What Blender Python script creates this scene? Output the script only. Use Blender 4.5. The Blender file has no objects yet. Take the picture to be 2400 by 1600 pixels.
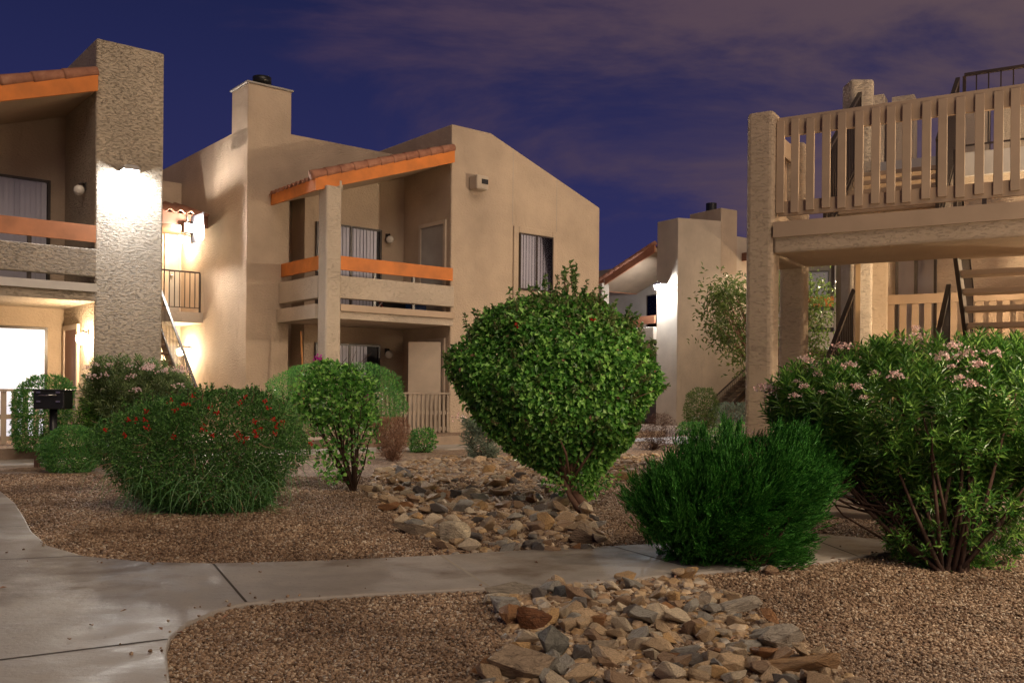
import bpy, bmesh, math, random
import numpy as np
from mathutils import Vector, Matrix, Quaternion
random.seed(7)
rng = np.random.default_rng(11)
S = bpy.context.scene
C = S.collection
# ------------------------------------------------------------------ camera
F = 2200.0; PX0 = 1200.0; PY0 = 920.0; CH = 1.1; ROLL = math.radians(0.5)
cr, sr = math.cos(ROLL), math.sin(ROLL)
cam_d = bpy.data.cameras.new('camera'); cam = bpy.data.objects.new('camera', cam_d); C.objects.link(cam)
cam_d.sensor_width = 36.0; cam_d.lens = 36.0 * F / 2400.0; cam_d.clip_end = 2000.0; cam_d.clip_start = 0.05
cam.matrix_world = Matrix(((cr, -sr, 0, 0), (0, 0, -1, 0), (sr, cr, 0, CH), (0, 0, 0, 1)))
cam_d.shift_y = (PY0 - 800.0) / 2400.0
S.camera = cam
S.view_settings.view_transform = 'Standard'; S.view_settings.look = 'None'
S.view_settings.exposure = 0.0; S.view_settings.gamma = 1.0
S.cycles.use_denoising = True
S.cycles.max_bounces = 6; S.cycles.diffuse_bounces = 3; S.cycles.glossy_bounces = 2
S.cycles.transparent_max_bounces = 12; S.cycles.transmission_bounces = 3
S.cycles.sample_clamp_indirect = 4.0; S.cycles.use_light_tree = True
# ------------------------------------------------------------------ world: night sky, drifting lit cloud
W = bpy.data.worlds.new('World'); S.world = W; W.use_nodes = True
nt = W.node_tree; nt.nodes.clear()
def N(nt, t, **k):
    n = nt.nodes.new(t)
    for a, b in k.items(): setattr(n, a, b)
    return n
def ramp(nt, stops, interp='LINEAR'):
    r = N(nt, 'ShaderNodeValToRGB'); r.color_ramp.interpolation = interp
    e = r.color_ramp.elements
    while len(e) < len(stops): e.new(0.5)
    for i, (p, c) in enumerate(stops): e[i].position = p; e[i].color = (*c, 1) if len(c) == 3 else c
    return r
def mixc(nt, fac, a, b, mode='MIX'):
    m = N(nt, 'ShaderNodeMix', data_type='RGBA', blend_type=mode)
    for s, v in ((0, fac), (6, a), (7, b)):
        if isinstance(v, (int, float)): m.inputs[s].default_value = v
        elif isinstance(v, tuple): m.inputs[s].default_value = (*v, 1) if len(v) == 3 else v
        else: nt.links.new(v, m.inputs[s])
    return m.outputs[2]
tc = N(nt, 'ShaderNodeTexCoord'); sep = N(nt, 'ShaderNodeSeparateXYZ')
nt.links.new(tc.outputs['Generated'], sep.inputs[0])
base = ramp(nt, [(0.0, (.038, .038, .118)), (0.16, (.027, .028, .106)), (0.30, (.018, .021, .084)), (0.45, (.009, .013, .054))])
nt.links.new(sep.outputs['Z'], base.inputs[0])
mp = N(nt, 'ShaderNodeMapping'); mp.inputs['Scale'].default_value = (1.1, 1.1, 3.4); mp.inputs['Rotation'].default_value = (0.0, 0.32, 0.2)
mp.inputs['Location'].default_value = (0.37, 0.1, 0.2)
nt.links.new(tc.outputs['Generated'], mp.inputs[0])
nz = N(nt, 'ShaderNodeTexNoise'); nz.inputs['Scale'].default_value = 2.3; nz.inputs['Detail'].default_value = 7; nz.inputs['Roughness'].default_value = .60; nz.inputs['Distortion'].default_value = .45
nt.links.new(mp.outputs[0], nz.inputs[0])
# more cloud towards the right of the courtyard
sx = N(nt, 'ShaderNodeMath', operation='MULTIPLY_ADD'); nt.links.new(sep.outputs['X'], sx.inputs[0]); sx.inputs[1].default_value = .36
sz_ = N(nt, 'ShaderNodeMath', operation='MULTIPLY_ADD'); nt.links.new(sep.outputs['Z'], sz_.inputs[0]); sz_.inputs[1].default_value = .45; nt.links.new(nz.outputs[0], sz_.inputs[2]); nt.links.new(sz_.outputs[0], sx.inputs[2])
cl = ramp(nt, [(0.56, (0, 0, 0)), (0.86, (1, 1, 1))], 'EASE'); nt.links.new(sx.outputs[0], cl.inputs[0])
cc = N(nt, 'ShaderNodeMapRange'); nt.links.new(sep.outputs['X'], cc.inputs[0]); cc.inputs[1].default_value = -.4; cc.inputs[2].default_value = .5
ccol = mixc(nt, cc.outputs[0], (.056, .034, .080), (.112, .074, .086))
skyc = mixc(nt, cl.outputs[0], base.outputs[0], ccol)
zf = N(nt, 'ShaderNodeMapRange'); nt.links.new(sep.outputs['Z'], zf.inputs[0]); zf.inputs[1].default_value = .42; zf.inputs[2].default_value = .75
skyc = mixc(nt, zf.outputs[0], skyc, (.050, .036, .032))      # unseen zenith coloured warm, added to take the blue out of the ambient
bg = N(nt, 'ShaderNodeBackground'); nt.links.new(skyc, bg.inputs[0]); bg.inputs[1].default_value = 1.0
wo = N(nt, 'ShaderNodeOutputWorld'); nt.links.new(bg.outputs[0], wo.inputs[0])
# ------------------------------------------------------------------ soft warm fill from a sun lamp, standing in for unseen lamps behind the viewer
sun_d = bpy.data.lights.new('sun', 'SUN'); sun = bpy.data.objects.new('sun', sun_d); C.objects.link(sun)
sun_d.energy = 1.3; sun_d.angle = math.radians(42); sun_d.color = (1.0, .80, .60)
sun_dir = Vector((-0.42, 0.80, -0.72)).normalized()
sun.rotation_euler = sun_dir.to_track_quat('-Z', 'Y').to_euler(); sun.location = (6, -10, 12)
# ================================================================== projection helpers
def ray(px, py):
    x = (px - PX0) / F; y = -(py - PY0) / F
    return Vector((x * cr - y * sr, 1.0, x * sr + y * cr))
def at(px, py, Y): d = ray(px, py); return Vector((d.x * Y, Y, CH + d.z * Y))
def gnd(px, py, z=0.0): d = ray(px, py); t = (z - CH) / d.z; return Vector((d.x * t, t, z))
class Frame:
    def __init__(s, x, y, deg): s.o = Vector((x, y)); s.ang = math.radians(deg); s.u = Vector((math.cos(s.ang), math.sin(s.ang))); s.v = Vector((-s.u.y, s.u.x))
    def w(s, a, b, z=0): p = s.o + s.u * a + s.v * b; return Vector((p.x, p.y, z))
    def hb(s, b, px, py):            # pixel on the plane b -> (a, z)
        d = ray(px, py); dv = d.x * s.v.x + d.y * s.v.y
        t = (b + s.o.dot(s.v)) / dv
        p = Vector((d.x * t, d.y * t)) - s.o
        return p.dot(s.u), CH + d.z * t
    def ha(s, a, px, py):
        d = ray(px, py); du = d.x * s.u.x + d.y * s.u.y
        t = (a + s.o.dot(s.u)) / du
        p = Vector((d.x * t, d.y * t)) - s.o
        return p.dot(s.v), CH + d.z * t
# ================================================================== objects
def tag(o, label=None, cat=None, group=None, kind=None):
    if label: o['label'] = label
    if cat: o['category'] = cat
    if group: o['group'] = group
    if kind: o['kind'] = kind
    return o
def thing(name, loc, deg, label, cat, group=None):
    o = bpy.data.objects.new(name, None); C.objects.link(o); o.location = loc; o.rotation_euler = (0, 0, math.radians(deg))
    o.empty_display_size = .2
    return tag(o, label, cat, group)
def link(name, me, m, parent=None):
    o = bpy.data.objects.new(name, me); C.objects.link(o)
    if m is not None: me.materials.append(m)
    if parent is not None: o.parent = parent
    return o
def np_mesh(name, V, Fc, m, parent=None, smooth=False):
    V = np.asarray(V, dtype=np.float32); Fc = np.asarray(Fc, dtype=np.int32); k = Fc.shape[1]
    me = bpy.data.meshes.new(name); me.vertices.add(len(V)); me.vertices.foreach_set('co', V.ravel())
    me.loops.add(Fc.size); me.loops.foreach_set('vertex_index', Fc.ravel())
    me.polygons.add(len(Fc)); me.polygons.foreach_set('loop_start', np.arange(len(Fc), dtype=np.int32) * k)
    me.polygons.foreach_set('use_smooth', np.full(len(Fc), smooth))
    me.update(calc_edges=True); me.validate()
    return link(name, me, m, parent)
class MB:
    def __init__(s): s.v = []; s.f = []
    def add(s, vs, fs): n = len(s.v); s.v += [tuple(v) for v in vs]; s.f += [tuple(i + n for i in f) for f in fs]; return s
    def box(s, x0, x1, y0, y1, z0, z1):
        return s.add([(x0, y0, z0), (x1, y0, z0), (x1, y1, z0), (x0, y1, z0), (x0, y0, z1), (x1, y0, z1), (x1, y1, z1), (x0, y1, z1)],
                     [(0, 3, 2, 1), (4, 5, 6, 7), (0, 1, 5, 4), (1, 2, 6, 5), (2, 3, 7, 6), (3, 0, 4, 7)])
    def prism(s, prof, b0, b1):       # profile (x, z) counter-clockwise seen from -y, extruded in y
        n = len(prof)
        vs = [(x, b0, z) for x, z in prof] + [(x, b1, z) for x, z in prof]
        fs = [tuple(range(n)), tuple(range(2 * n - 1, n - 1, -1))] + [(i, n + i, n + (i + 1) % n, (i + 1) % n) for i in range(n)]
        return s.add(vs, fs)
    def slab(s, poly, z0, z1):        # polygon in xy, ccw
        n = len(poly)
        vs = [(x, y, z0) for x, y in poly] + [(x, y, z1) for x, y in poly]
        fs = [tuple(range(n - 1, -1, -1)), tuple(range(n, 2 * n))] + [(i, (i + 1) % n, n + (i + 1) % n, n + i) for i in range(n)]
        return s.add(vs, fs)
    def tube(s, pts, r, n=8, cap=True):
        pts = [Vector(p) for p in pts]; rr = r if isinstance(r, (list, tuple)) else [r] * len(pts)
        base = len(s.v); up = Vector((0, 0, 1))
        for i, p in enumerate(pts):
            d = (pts[min(i + 1, len(pts) - 1)] - pts[max(i - 1, 0)]).normalized()
            a = d.cross(up if abs(d.z) < .95 else Vector((1, 0, 0))).normalized(); b = d.cross(a)
            for k in range(n):
                t = 2 * math.pi * k / n; s.v.append(tuple(p + (a * math.cos(t) + b * math.sin(t)) * rr[i]))
        for i in range(len(pts) - 1):
            for k in range(n):
                q = base + i * n; s.f.append((q + k, q + (k + 1) % n, q + n + (k + 1) % n, q + n + k))
        if cap:
            s.f.append(tuple(base + k for k in range(n - 1, -1, -1))); e = base + (len(pts) - 1) * n; s.f.append(tuple(e + k for k in range(n)))
        return s
    def bar(s, p, q, w, h):           # rectangular bar between two points; w sideways, h upwards
        p, q = Vector(p), Vector(q); d = (q - p).normalized()
        a = d.cross(Vector((0, 0, 1)))
        a = a.normalized() if a.length > 1e-3 else Vector((1, 0, 0)); b = a.cross(d)
        vs = []
        for c in (p, q):
            for i, j in ((-1, -1), (1, -1), (1, 1), (-1, 1)): vs.append(c + a * (i * w / 2) + b * (j * h / 2))
        return s.add(vs, [(3, 2, 1, 0), (4, 5, 6, 7), (0, 1, 5, 4), (1, 2, 6, 5), (2, 3, 7, 6), (3, 0, 4, 7)])
    def sphere(s, c, r, n=16, m=10, sz=1.0):
        c = Vector(c); b = len(s.v)
        s.v.append((c.x, c.y, c.z + r * sz))
        for i in range(1, m):
            t = math.pi * i / m
            for k in range(n):
                p = 2 * math.pi * k / n; s.v.append((c.x + r * math.sin(t) * math.cos(p), c.y + r * math.sin(t) * math.sin(p), c.z + r * sz * math.cos(t)))
        s.v.append((c.x, c.y, c.z - r * sz)); e = len(s.v) - 1
        for k in range(n):
            s.f.append((b, b + 1 + k, b + 1 + (k + 1) % n)); q = b + 1 + (m - 2) * n; s.f.append((e, q + (k + 1) % n, q + k))
        for i in range(m - 2):
            q = b + 1 + i * n
            for k in range(n): s.f.append((q + k, q + n + k, q + n + (k + 1) % n, q + (k + 1) % n))
        return s
    def build(s, name, m, parent=None, smooth=False, bevel=0, seg=2):
        me = bpy.data.meshes.new(name); me.from_pydata(s.v, [], s.f); me.update()
        bm = bmesh.new(); bm.from_mesh(me); bmesh.ops.recalc_face_normals(bm, faces=bm.faces); bm.to_mesh(me); bm.free()
        if smooth:
            for p in me.polygons: p.use_smooth = True
        o = link(name, me, m, parent)
        if bevel:
            md = o.modifiers.new('bevel', 'BEVEL'); md.width = bevel; md.segments = seg; md.limit_method = 'ANGLE'; md.angle_limit = math.radians(40)
        return o
# ================================================================== materials
MATS = {}
def mat(name):
    m = bpy.data.materials.new(name); m.use_nodes = True; t = m.node_tree
    b = t.nodes['Principled BSDF']; MATS[name] = m
    return m, t, b
def objco(t):
    n = N(t, 'ShaderNodeTexCoord'); return n.outputs['Object']
def noise(t, co, scale, detail=4, rough=.55, stretch=None, dist=0.0):
    if stretch:
        mp = N(t, 'ShaderNodeMapping'); mp.inputs['Scale'].default_value = stretch; t.links.new(co, mp.inputs[0]); co = mp.outputs[0]
    n = N(t, 'ShaderNodeTexNoise'); n.inputs['Scale'].default_value = scale; n.inputs['Detail'].default_value = detail; n.inputs['Roughness'].default_value = rough; n.inputs['Distortion'].default_value = dist
    t.links.new(co, n.inputs[0]); return n.outputs[0]
def bump(t, b, h, strength=.5, dist=.01, prev=None):
    n = N(t, 'ShaderNodeBump'); n.inputs['Strength'].default_value = strength; n.inputs['Distance'].default_value = dist
    t.links.new(h, n.inputs['Height'])
    if prev is not None: t.links.new(prev, n.inputs['Normal'])
    if b is not None: t.links.new(n.outputs[0], b.inputs['Normal'])
    return n.outputs[0]
def stucco(name, col, rough_scale=(1, 1, 1), bs=.5, bd=.008, sc=26, spec=.25, ro=.8, trowel=0.0, ts=22):
    m, t, b = mat(name); co = objco(t)
    n1 = noise(t, co, .9, 5); n2 = noise(t, co, sc, 5, .6, rough_scale, .3)
    c1 = ramp(t, [(0.3, tuple(c * .80 for c in col)), (0.7, tuple(min(1, c * 1.10) for c in col))]); t.links.new(n1, c1.inputs[0])
    dn = noise(t, co, 3.0, 6, .7, (1, 1, .22)); d = ramp(t, [(0.60, (0, 0, 0)), (0.78, (1, 1, 1))]); t.links.new(dn, d.inputs[0])
    cd = mixc(t, d.outputs[0], c1.outputs[0], tuple(c * .70 for c in col)); t.links.new(cd, b.inputs['Base Color'])
    b.inputs['Roughness'].default_value = ro; b.inputs['Specular IOR Level'].default_value = spec
    if trowel:
        n3 = noise(t, co, ts, 5, .66, (1, 1, 3.0), .5); r = ramp(t, [(0.37, (0, 0, 0)), (0.46, (.8, .8, .8)), (0.70, (1, 1, 1))]); t.links.new(n3, r.inputs[0])
        p = bump(t, None, r.outputs[0], .9, trowel); bump(t, b, n2, bs, bd, p)
    else: bump(t, b, n2, bs, bd)
    return m
STUC = stucco('stucco', (.50, .385, .285), (1, 1, 1.6), .9, .026, 17)
STUC_R = stucco('rough_stucco', (.56, .46, .35), (1, 1, 1.7), .6, .010, 40, .4, .6, .060, 13)
STUC_L = stucco('pale_stucco', (.56, .46, .36), (1, 1, 1.4), .6, .010, 30, .35, .65, .010)
STUC_P = stucco('peeling_stucco', (.48, .365, .26), (.8, 1, 1.5), .6, .009, 34, .3, .7, .006, 16)
STUC_G = stucco('grey_stucco', (.42, .37, .32), (1, 1, 1.2), .4, .005, 26)
def paint(name, col, ro=.5, bs=.15, grain=True, var=.12, metallic=0):
    m, t, b = mat(name); co = objco(t)
    n1 = noise(t, co, 2.3, 5); c1 = ramp(t, [(0.3, tuple(c * (1 - var) for c in col)), (0.7, tuple(min(1, c * (1 + var)) for c in col))]); t.links.new(n1, c1.inputs[0])
    t.links.new(c1.outputs[0], b.inputs['Base Color']); b.inputs['Roughness'].default_value = ro; b.inputs['Metallic'].default_value = metallic
    if grain: bump(t, b, noise(t, co, 40, 3, .6, (1, 6, 6)), bs, .003)
    return m
ORANGE = paint('orange_paint', (.56, .165, .022), .6, .3, True, .24)
ORANGE_F = paint('faded_orange_paint', (.42, .17, .085), .6, .3, True, .24)
ORANGE_W = paint('orange_weathered_wood', (.50, .20, .09), .6, .6, True, .25)
BROWN_F = paint('brown_paint', (.20, .085, .05), .55)
BEIGE_W = paint('beige_painted_wood', (.42, .30, .205), .55, .35, True, .12)
BEIGE_D = paint('door_beige', (.50, .40, .31), .45, .08)
GREY_D = paint('door_grey', (.33, .30, .27), .5, .08)
BRONZE = paint('dark_bronze', (.045, .032, .026), .35, .05)
IRON = paint('brown_iron', (.045, .032, .026), .4, .1)
BLACK = paint('black_iron', (.012, .012, .014), .38, .2)
WHITE_P = paint('white_paint', (.62, .58, .54), .5, .1)
GALV = paint('light_rail_metal', (.40, .38, .37), .38, .05, True, .1, .6)
PICK = paint('picket_paint', (.30, .235, .18), .6, .4, True, .2)
WOODP = paint('broom_wood', (.50, .22, .07), .5, .2)
BLUE_P = paint('blue_plastic', (.03, .09, .30), .4, .0, False)
RED_P = paint('red_plastic', (.40, .03, .03), .4, .0, False)
CHROME = paint('steel', (.6, .6, .6), .25, .0, False, .05, 1)
def tiles_mat():
    m, t, b = mat('terracotta_tile'); co = objco(t)
    n1 = noise(t, co, 4, 6, .65); c = ramp(t, [(0.3, (.20, .075, .045)), (0.55, (.34, .15, .09)), (0.75, (.42, .23, .15))]); t.links.new(n1, c.inputs[0])
    t.links.new(c.outputs[0], b.inputs['Base Color']); b.inputs['Roughness'].default_value = .75
    bump(t, b, noise(t, co, 60, 3), .3, .003); return m
TILE = tiles_mat()
def glass_mat():
    m, t, b = mat('window_glass'); t.nodes.remove(b)
    out = t.nodes['Material Output']; tr = N(t, 'ShaderNodeBsdfTransparent'); tr.inputs[0].default_value = (.97, .97, .98, 1)
    gl = N(t, 'ShaderNodeBsdfGlossy'); gl.inputs[1].default_value = .03; fr = N(t, 'ShaderNodeFresnel'); fr.inputs[0].default_value = 1.5
    mx = N(t, 'ShaderNodeMixShader'); t.links.new(fr.outputs[0], mx.inputs[0]); t.links.new(tr.outputs[0], mx.inputs[1]); t.links.new(gl.outputs[0], mx.inputs[2]); t.links.new(mx.outputs[0], out.inputs[0]); return m
GLASS = glass_mat()
BLIND = paint('blind_vinyl', (.72, .69, .76), .5, .0, False, .04)
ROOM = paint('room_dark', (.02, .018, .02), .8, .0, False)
def emit(name, col, st, hollow=False):
    m, t, b = mat(name); b.inputs['Base Color'].default_value = (.8, .8, .8, 1); b.inputs['Emission Color'].default_value = (*col, 1); b.inputs['Emission Strength'].default_value = st; return m
LAMP_W = emit('flood_lens', (.92, .96, 1.0), 720)
LAMP_WC = emit('flood_lens_far', (.88, .94, 1.0), 900)
GLOBE_ON = emit('globe_glass_lit', (1.0, .79, .52), 520)
GLOBE_HI = emit('globe_glass_bright', (1.0, .74, .45), 420)
GLOBE_OFF = paint('globe_glass', (.75, .70, .62), .25, .0, False, .03)
WIN_LIT = emit('lit_blind', (.93, .92, 1.0), .82)
def concrete(name, col, ro0=.46, ro1=.72):
    m, t, b = mat(name); co = objco(t)
    n1 = noise(t, co, .42, 9, .62); n2 = noise(t, co, 46, 4, .7, (1, 1, 1)); n3 = noise(t, co, 5, 6, .65)
    c1 = ramp(t, [(0.3, tuple(c * .78 for c in col)), (0.7, tuple(c * 1.1 for c in col))]); t.links.new(n3, c1.inputs[0])
    sp = ramp(t, [(0.30, (1, 1, 1)), (0.38, (0, 0, 0))]); t.links.new(n2, sp.inputs[0])
    c2 = mixc(t, sp.outputs[0], c1.outputs[0], tuple(c * .45 for c in col))
    st = ramp(t, [(0.49, (0, 0, 0)), (0.55, (1, 1, 1))]); t.links.new(n1, st.inputs[0])
    c3 = mixc(t, st.outputs[0], c2, tuple(c * f for c, f in zip(col, (.52, .45, .39)))); t.links.new(c3, b.inputs['Base Color'])  # broad dark blotches: leafy shade painted into the colour, with damp stain
    rr = N(t, 'ShaderNodeMapRange'); t.links.new(n3, rr.inputs[0]); rr.inputs[1].default_value = .3; rr.inputs[2].default_value = .7; rr.inputs[3].default_value = ro0; rr.inputs[4].default_value = ro1
    t.links.new(rr.outputs[0], b.inputs['Roughness'])
    bn = bump(t, None, n2, .5, .004); bump(t, b, noise(t, co, 9, 5, .6, (1, 2.2, 1)), .35, .008, bn)
    return m
CONC = concrete('path_concrete', (.36, .315, .275))
CONC_B = concrete('kerb_concrete', (.30, .22, .16), .6, .8)
DIRT = paint('joint_dirt', (.05, .035, .025), .9, .2)
def gravel_mat():
    m, t, b = mat('gravel_ground'); co = objco(t)
    v = N(t, 'ShaderNodeTexVoronoi'); v.inputs['Scale'].default_value = 34; t.links.new(co, v.inputs[0])
    c = ramp(t, [(0.0, (.12, .07, .045)), (0.35, (.25, .16, .105)), (0.7, (.38, .265, .18)), (1.0, (.50, .37, .27))])
    sp = N(t, 'ShaderNodeSeparateColor'); t.links.new(v.outputs['Color'], sp.inputs[0]); t.links.new(sp.outputs[0], c.inputs[0])
    n = noise(t, co, .6, 5, .6); r = ramp(t, [(0.35, (.72, .72, .72)), (0.65, (1.05, 1.05, 1.05))]); t.links.new(n, r.inputs[0])
    cm = mixc(t, 1.0, c.outputs[0], r.outputs[0], 'MULTIPLY'); t.links.new(cm, b.inputs['Base Color']); b.inputs['Roughness'].default_value = .8
    dd = ramp(t, [(0.0, (1, 1, 1)), (0.6, (0, 0, 0))]); t.links.new(v.outputs['Distance'], dd.inputs[0]); bump(t, b, dd.outputs[0], 1.0, .016)
    return m
GRAV = gravel_mat()
def stone_mat(name, island, stops, vein=.5):
    m, t, b = mat(name); co = objco(t)
    if island: g = N(t, 'ShaderNodeNewGeometry'); r0 = g.outputs['Random Per Island']
    else: g = N(t, 'ShaderNodeObjectInfo'); r0 = g.outputs['Random']; oc_ = g.outputs['Color']
    c = ramp(t, stops, 'LINEAR'); t.links.new(r0, c.inputs[0])
    if not island: c = oc_.node; cout = oc_
    else: cout = c.outputs[0]
    ad = N(t, 'ShaderNodeVectorMath', operation='ADD'); t.links.new(co, ad.inputs[0]); cb = N(t, 'ShaderNodeCombineXYZ')
    ml = N(t, 'ShaderNodeMath', operation='MULTIPLY'); t.links.new(r0, ml.inputs[0]); ml.inputs[1].default_value = 37.0
    for i in range(3): t.links.new(ml.outputs[0], cb.inputs[i])
    t.links.new(cb.outputs[0], ad.inputs[1])
    if vein:
        n = noise(t, ad.outputs[0], 7, 6, .65, (1, 1, 2.6), .8); r = ramp(t, [(0.32, (.50, .42, .35)), (0.52, (1, 1, 1)), (0.72, (1.3, 1.25, 1.15))]); t.links.new(n, r.inputs[0])
        cm = mixc(t, 1.0, cout, r.outputs[0], 'MULTIPLY'); t.links.new(cm, b.inputs['Base Color'])
        p = bump(t, None, n, .6, .02); bump(t, b, noise(t, co, 45, 4, .6), .5, .006, p)
    else:
        n = noise(t, co, .75, 5, .62); r = ramp(t, [(0.38, (.46, .42, .40)), (0.62, (1, 1, 1))]); t.links.new(n, r.inputs[0])
        t.links.new(mixc(t, 1.0, c.outputs[0], r.outputs[0], 'MULTIPLY'), b.inputs['Base Color'])
    b.inputs['Roughness'].default_value = .55
    return m
PEB = stone_mat('gravel_stone', True, [(0, (.14, .085, .05)), (.3, (.29, .185, .112)), (.65, (.44, .295, .185)), (.9, (.58, .43, .29)), (1, (.72, .63, .50))], 0)
RSTOPS = [(0, (.36, .25, .16)), (.18, (.52, .38, .24)), (.32, (.36, .33, .29)), (.45, (.56, .39, .21)), (.58, (.33, .21, .12)), (.70, (.62, .50, .36)), (.82, (.24, .20, .17)), (.92, (.50, .31, .14)), (1, (.66, .55, .42))]
ROCK = stone_mat('rock', False, RSTOPS); ROCK_S = stone_mat('rubble', True, RSTOPS)
def leaf_mat(name, c0, c1, c2, ro=.45, transl=.25, spec=.5):
    m, t, b = mat(name); out = t.nodes['Material Output']
    g = N(t, 'ShaderNodeNewGeometry'); c = ramp(t, [(0, c0), (.5, c1), (1, c2)]); t.links.new(g.outputs['Random Per Island'], c.inputs[0])
    t.links.new(c.outputs[0], b.inputs['Base Color']); b.inputs['Roughness'].default_value = ro; b.inputs['Specular IOR Level'].default_value = spec
    tr = N(t, 'ShaderNodeBsdfTranslucent'); t.links.new(c.outputs[0], tr.inputs[0]); mx = N(t, 'ShaderNodeMixShader'); mx.inputs[0].default_value = transl
    t.links.new(b.outputs[0], mx.inputs[1]); t.links.new(tr.outputs[0], mx.inputs[2]); t.links.new(mx.outputs[0], out.inputs[0]); return m
L_BIG = leaf_mat('hibiscus_leaf', (0.033, 0.105, 0.018), (0.142, 0.404, 0.065), (0.494, 0.850, 0.199), .38, .25)
L_YEL = leaf_mat('young_leaf', (.12, .17, .04), (.20, .24, .08), (.26, .30, .12), .45, .3)
L_YELG = leaf_mat('shoot_leaf', (.05, .14, .03), (.12, .22, .05), (.26, .32, .12), .42, .3)
L_SAGE = leaf_mat('sage_leaf', (0.024, 0.093, 0.016), (0.065, 0.188, 0.035), (0.214, 0.428, 0.104), .5, .25)
L_STEM = leaf_mat('sage_stem', (0.068, 0.237, 0.062), (0.135, 0.338, 0.109), (0.254, 0.439, 0.203), .5, .2)
L_OLE = leaf_mat('oleander_leaf', (0.030, 0.110, 0.018), (0.097, 0.257, 0.037), (0.292, 0.486, 0.097), .36, .25)
L_OLD = leaf_mat('oleander_leaf_dusty', (0.090, 0.150, 0.045), (0.150, 0.225, 0.075), (0.255, 0.330, 0.135), .45, .25)
L_JUN = leaf_mat('juniper_needle', (0.013, 0.084, 0.010), (0.032, 0.178, 0.021), (0.140, 0.435, 0.067), .55, .15, .3)
L_HED = leaf_mat('hedge_leaf', (0.054, 0.187, 0.043), (0.093, 0.291, 0.067), (0.246, 0.497, 0.111), .4, .3)
L_TREE = leaf_mat('tree_leaf', (0.060, 0.108, 0.024), (0.108, 0.168, 0.036), (0.180, 0.240, 0.072), .4, .3)
L_DRY = leaf_mat('dry_twig', (0.192, 0.096, 0.060), (0.338, 0.182, 0.117), (0.468, 0.286, 0.182), .8, .1)
L_DRYD = leaf_mat('dark_dry_twig', (.06, .03, .025), (.11, .055, .04), (.16, .09, .06), .8, .1)
L_GREY = leaf_mat('greyish_leaf', (.14, .20, .13), (.22, .28, .20), (.32, .36, .28), .45, .25)
BARK = paint('bark', (.22, .12, .08), .85, .9, True, .4); BARK_D = paint('dark_bark', (.085, .045, .03), .85, .9, True, .4)
PET_R = leaf_mat('red_petal', (.45, .01, .01), (.55, .015, .012), (.62, .03, .02), .6, .3)
PET_P = leaf_mat('pink_petal', (0.726, 0.440, 0.418), (0.800, 0.550, 0.517), (0.800, 0.672, 0.619), .6, .3)
PET_M = leaf_mat('magenta_petal', (.5, .01, .28), (.6, .02, .38), (.7, .05, .45), .6, .3)
# ================================================================== building kit
FLOOR = 2.87
PAD = .17
def blinds(mb, x0, x1, y, z0, z1, step=.09, amp=.016):
    n = max(2, int((x1 - x0) / step)); st = (x1 - x0) / n
    for i in range(n):
        a = x0 + i * st; w = random.uniform(-.3, .3) * amp
        mb.add([(a - .003, y - amp - w, z0), (a + st + .003, y + amp + w, z0), (a + st + .003, y + amp + w, z1), (a - .003, y - amp - w, z1)], [(0, 1, 2, 3)])
def slider(par, x0, x1, y, z0, z1, name='sliding_door', open_part=.52, fr=.045, lit=False, cols=None, gap=None):
    """bronze framed sliding door or window standing on the wall face y (outside is -y)"""
    mb = MB(); d = .07
    mb.box(x0, x1, y - d, y - .004, z1 - fr, z1); mb.box(x0, x0 + fr, y - d, y - .004, z0, z1 - fr); mb.box(x1 - fr, x1, y - d, y - .004, z0, z1 - fr); mb.box(x0 + fr, x1 - fr, y - d, y - .004, z0, z0 + fr)
    xm = x0 + (x1 - x0) * open_part; mb.box(xm - fr * .6, xm + fr * .6, y - d + .006, y - .02, z0 + fr, z1 - fr)
    root = mb.build(name, BRONZE, par)
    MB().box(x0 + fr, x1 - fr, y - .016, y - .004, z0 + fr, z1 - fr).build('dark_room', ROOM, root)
    b = MB(); bx1 = x1 - fr if gap is None else x0 + (x1 - x0) * gap
    if lit: b.box(x0 + fr, bx1, y - .04, y - .034, z0 + fr, z1 - fr)
    else: blinds(b, x0 + fr, bx1, y - .036, z0 + fr, z1 - fr)
    b.build('blinds', WIN_LIT if lit else BLIND, root)
    MB().box(x0 + fr, x1 - fr, y - .062, y - .058, z0 + fr, z1 - fr).build('pane', GLASS, root)
    return root
def wall_globe(loc, deg, label, on=None, group='round globe wall lamps', off=.11):
    t = thing('wall_lamp', loc, deg, label, 'wall lamp', group)     # local -y points off the wall
    MB().box(-.06, .06, -.025, -.002, -.02, .12).build('wall_plate', BRONZE, t, bevel=.006)
    MB().tube([(0, -.02, .09), (0, -off + .01, .10), (0, -off, .07)], .02, 10).build('bracket', BRONZE, t, True)
    MB().sphere((0, -off, -.03), .095).build('lamp_globe', on or GLOBE_OFF, t, True)
    return t
def flood(loc, deg, label, lens=LAMP_W, w=.30, drop=.02):
    t = thing('flood_lamp', loc, deg, label, 'flood lamp', 'white flood lamps high on the columns')
    mb = MB(); mb.prism([(-w / 2, .0), (w / 2, .0), (w / 2, .05), (w * .30, .09), (-w * .30, .09), (-w / 2, .05)], -.28, -.002)
    mb.build('housing', GALV, t, bevel=.008)
    MB().prism([(-w * .34, -drop), (w * .34, -drop), (w * .42, -.003), (-w * .42, -.003)], -.27, -.06).build('lens', lens, t)
    return t
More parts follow.
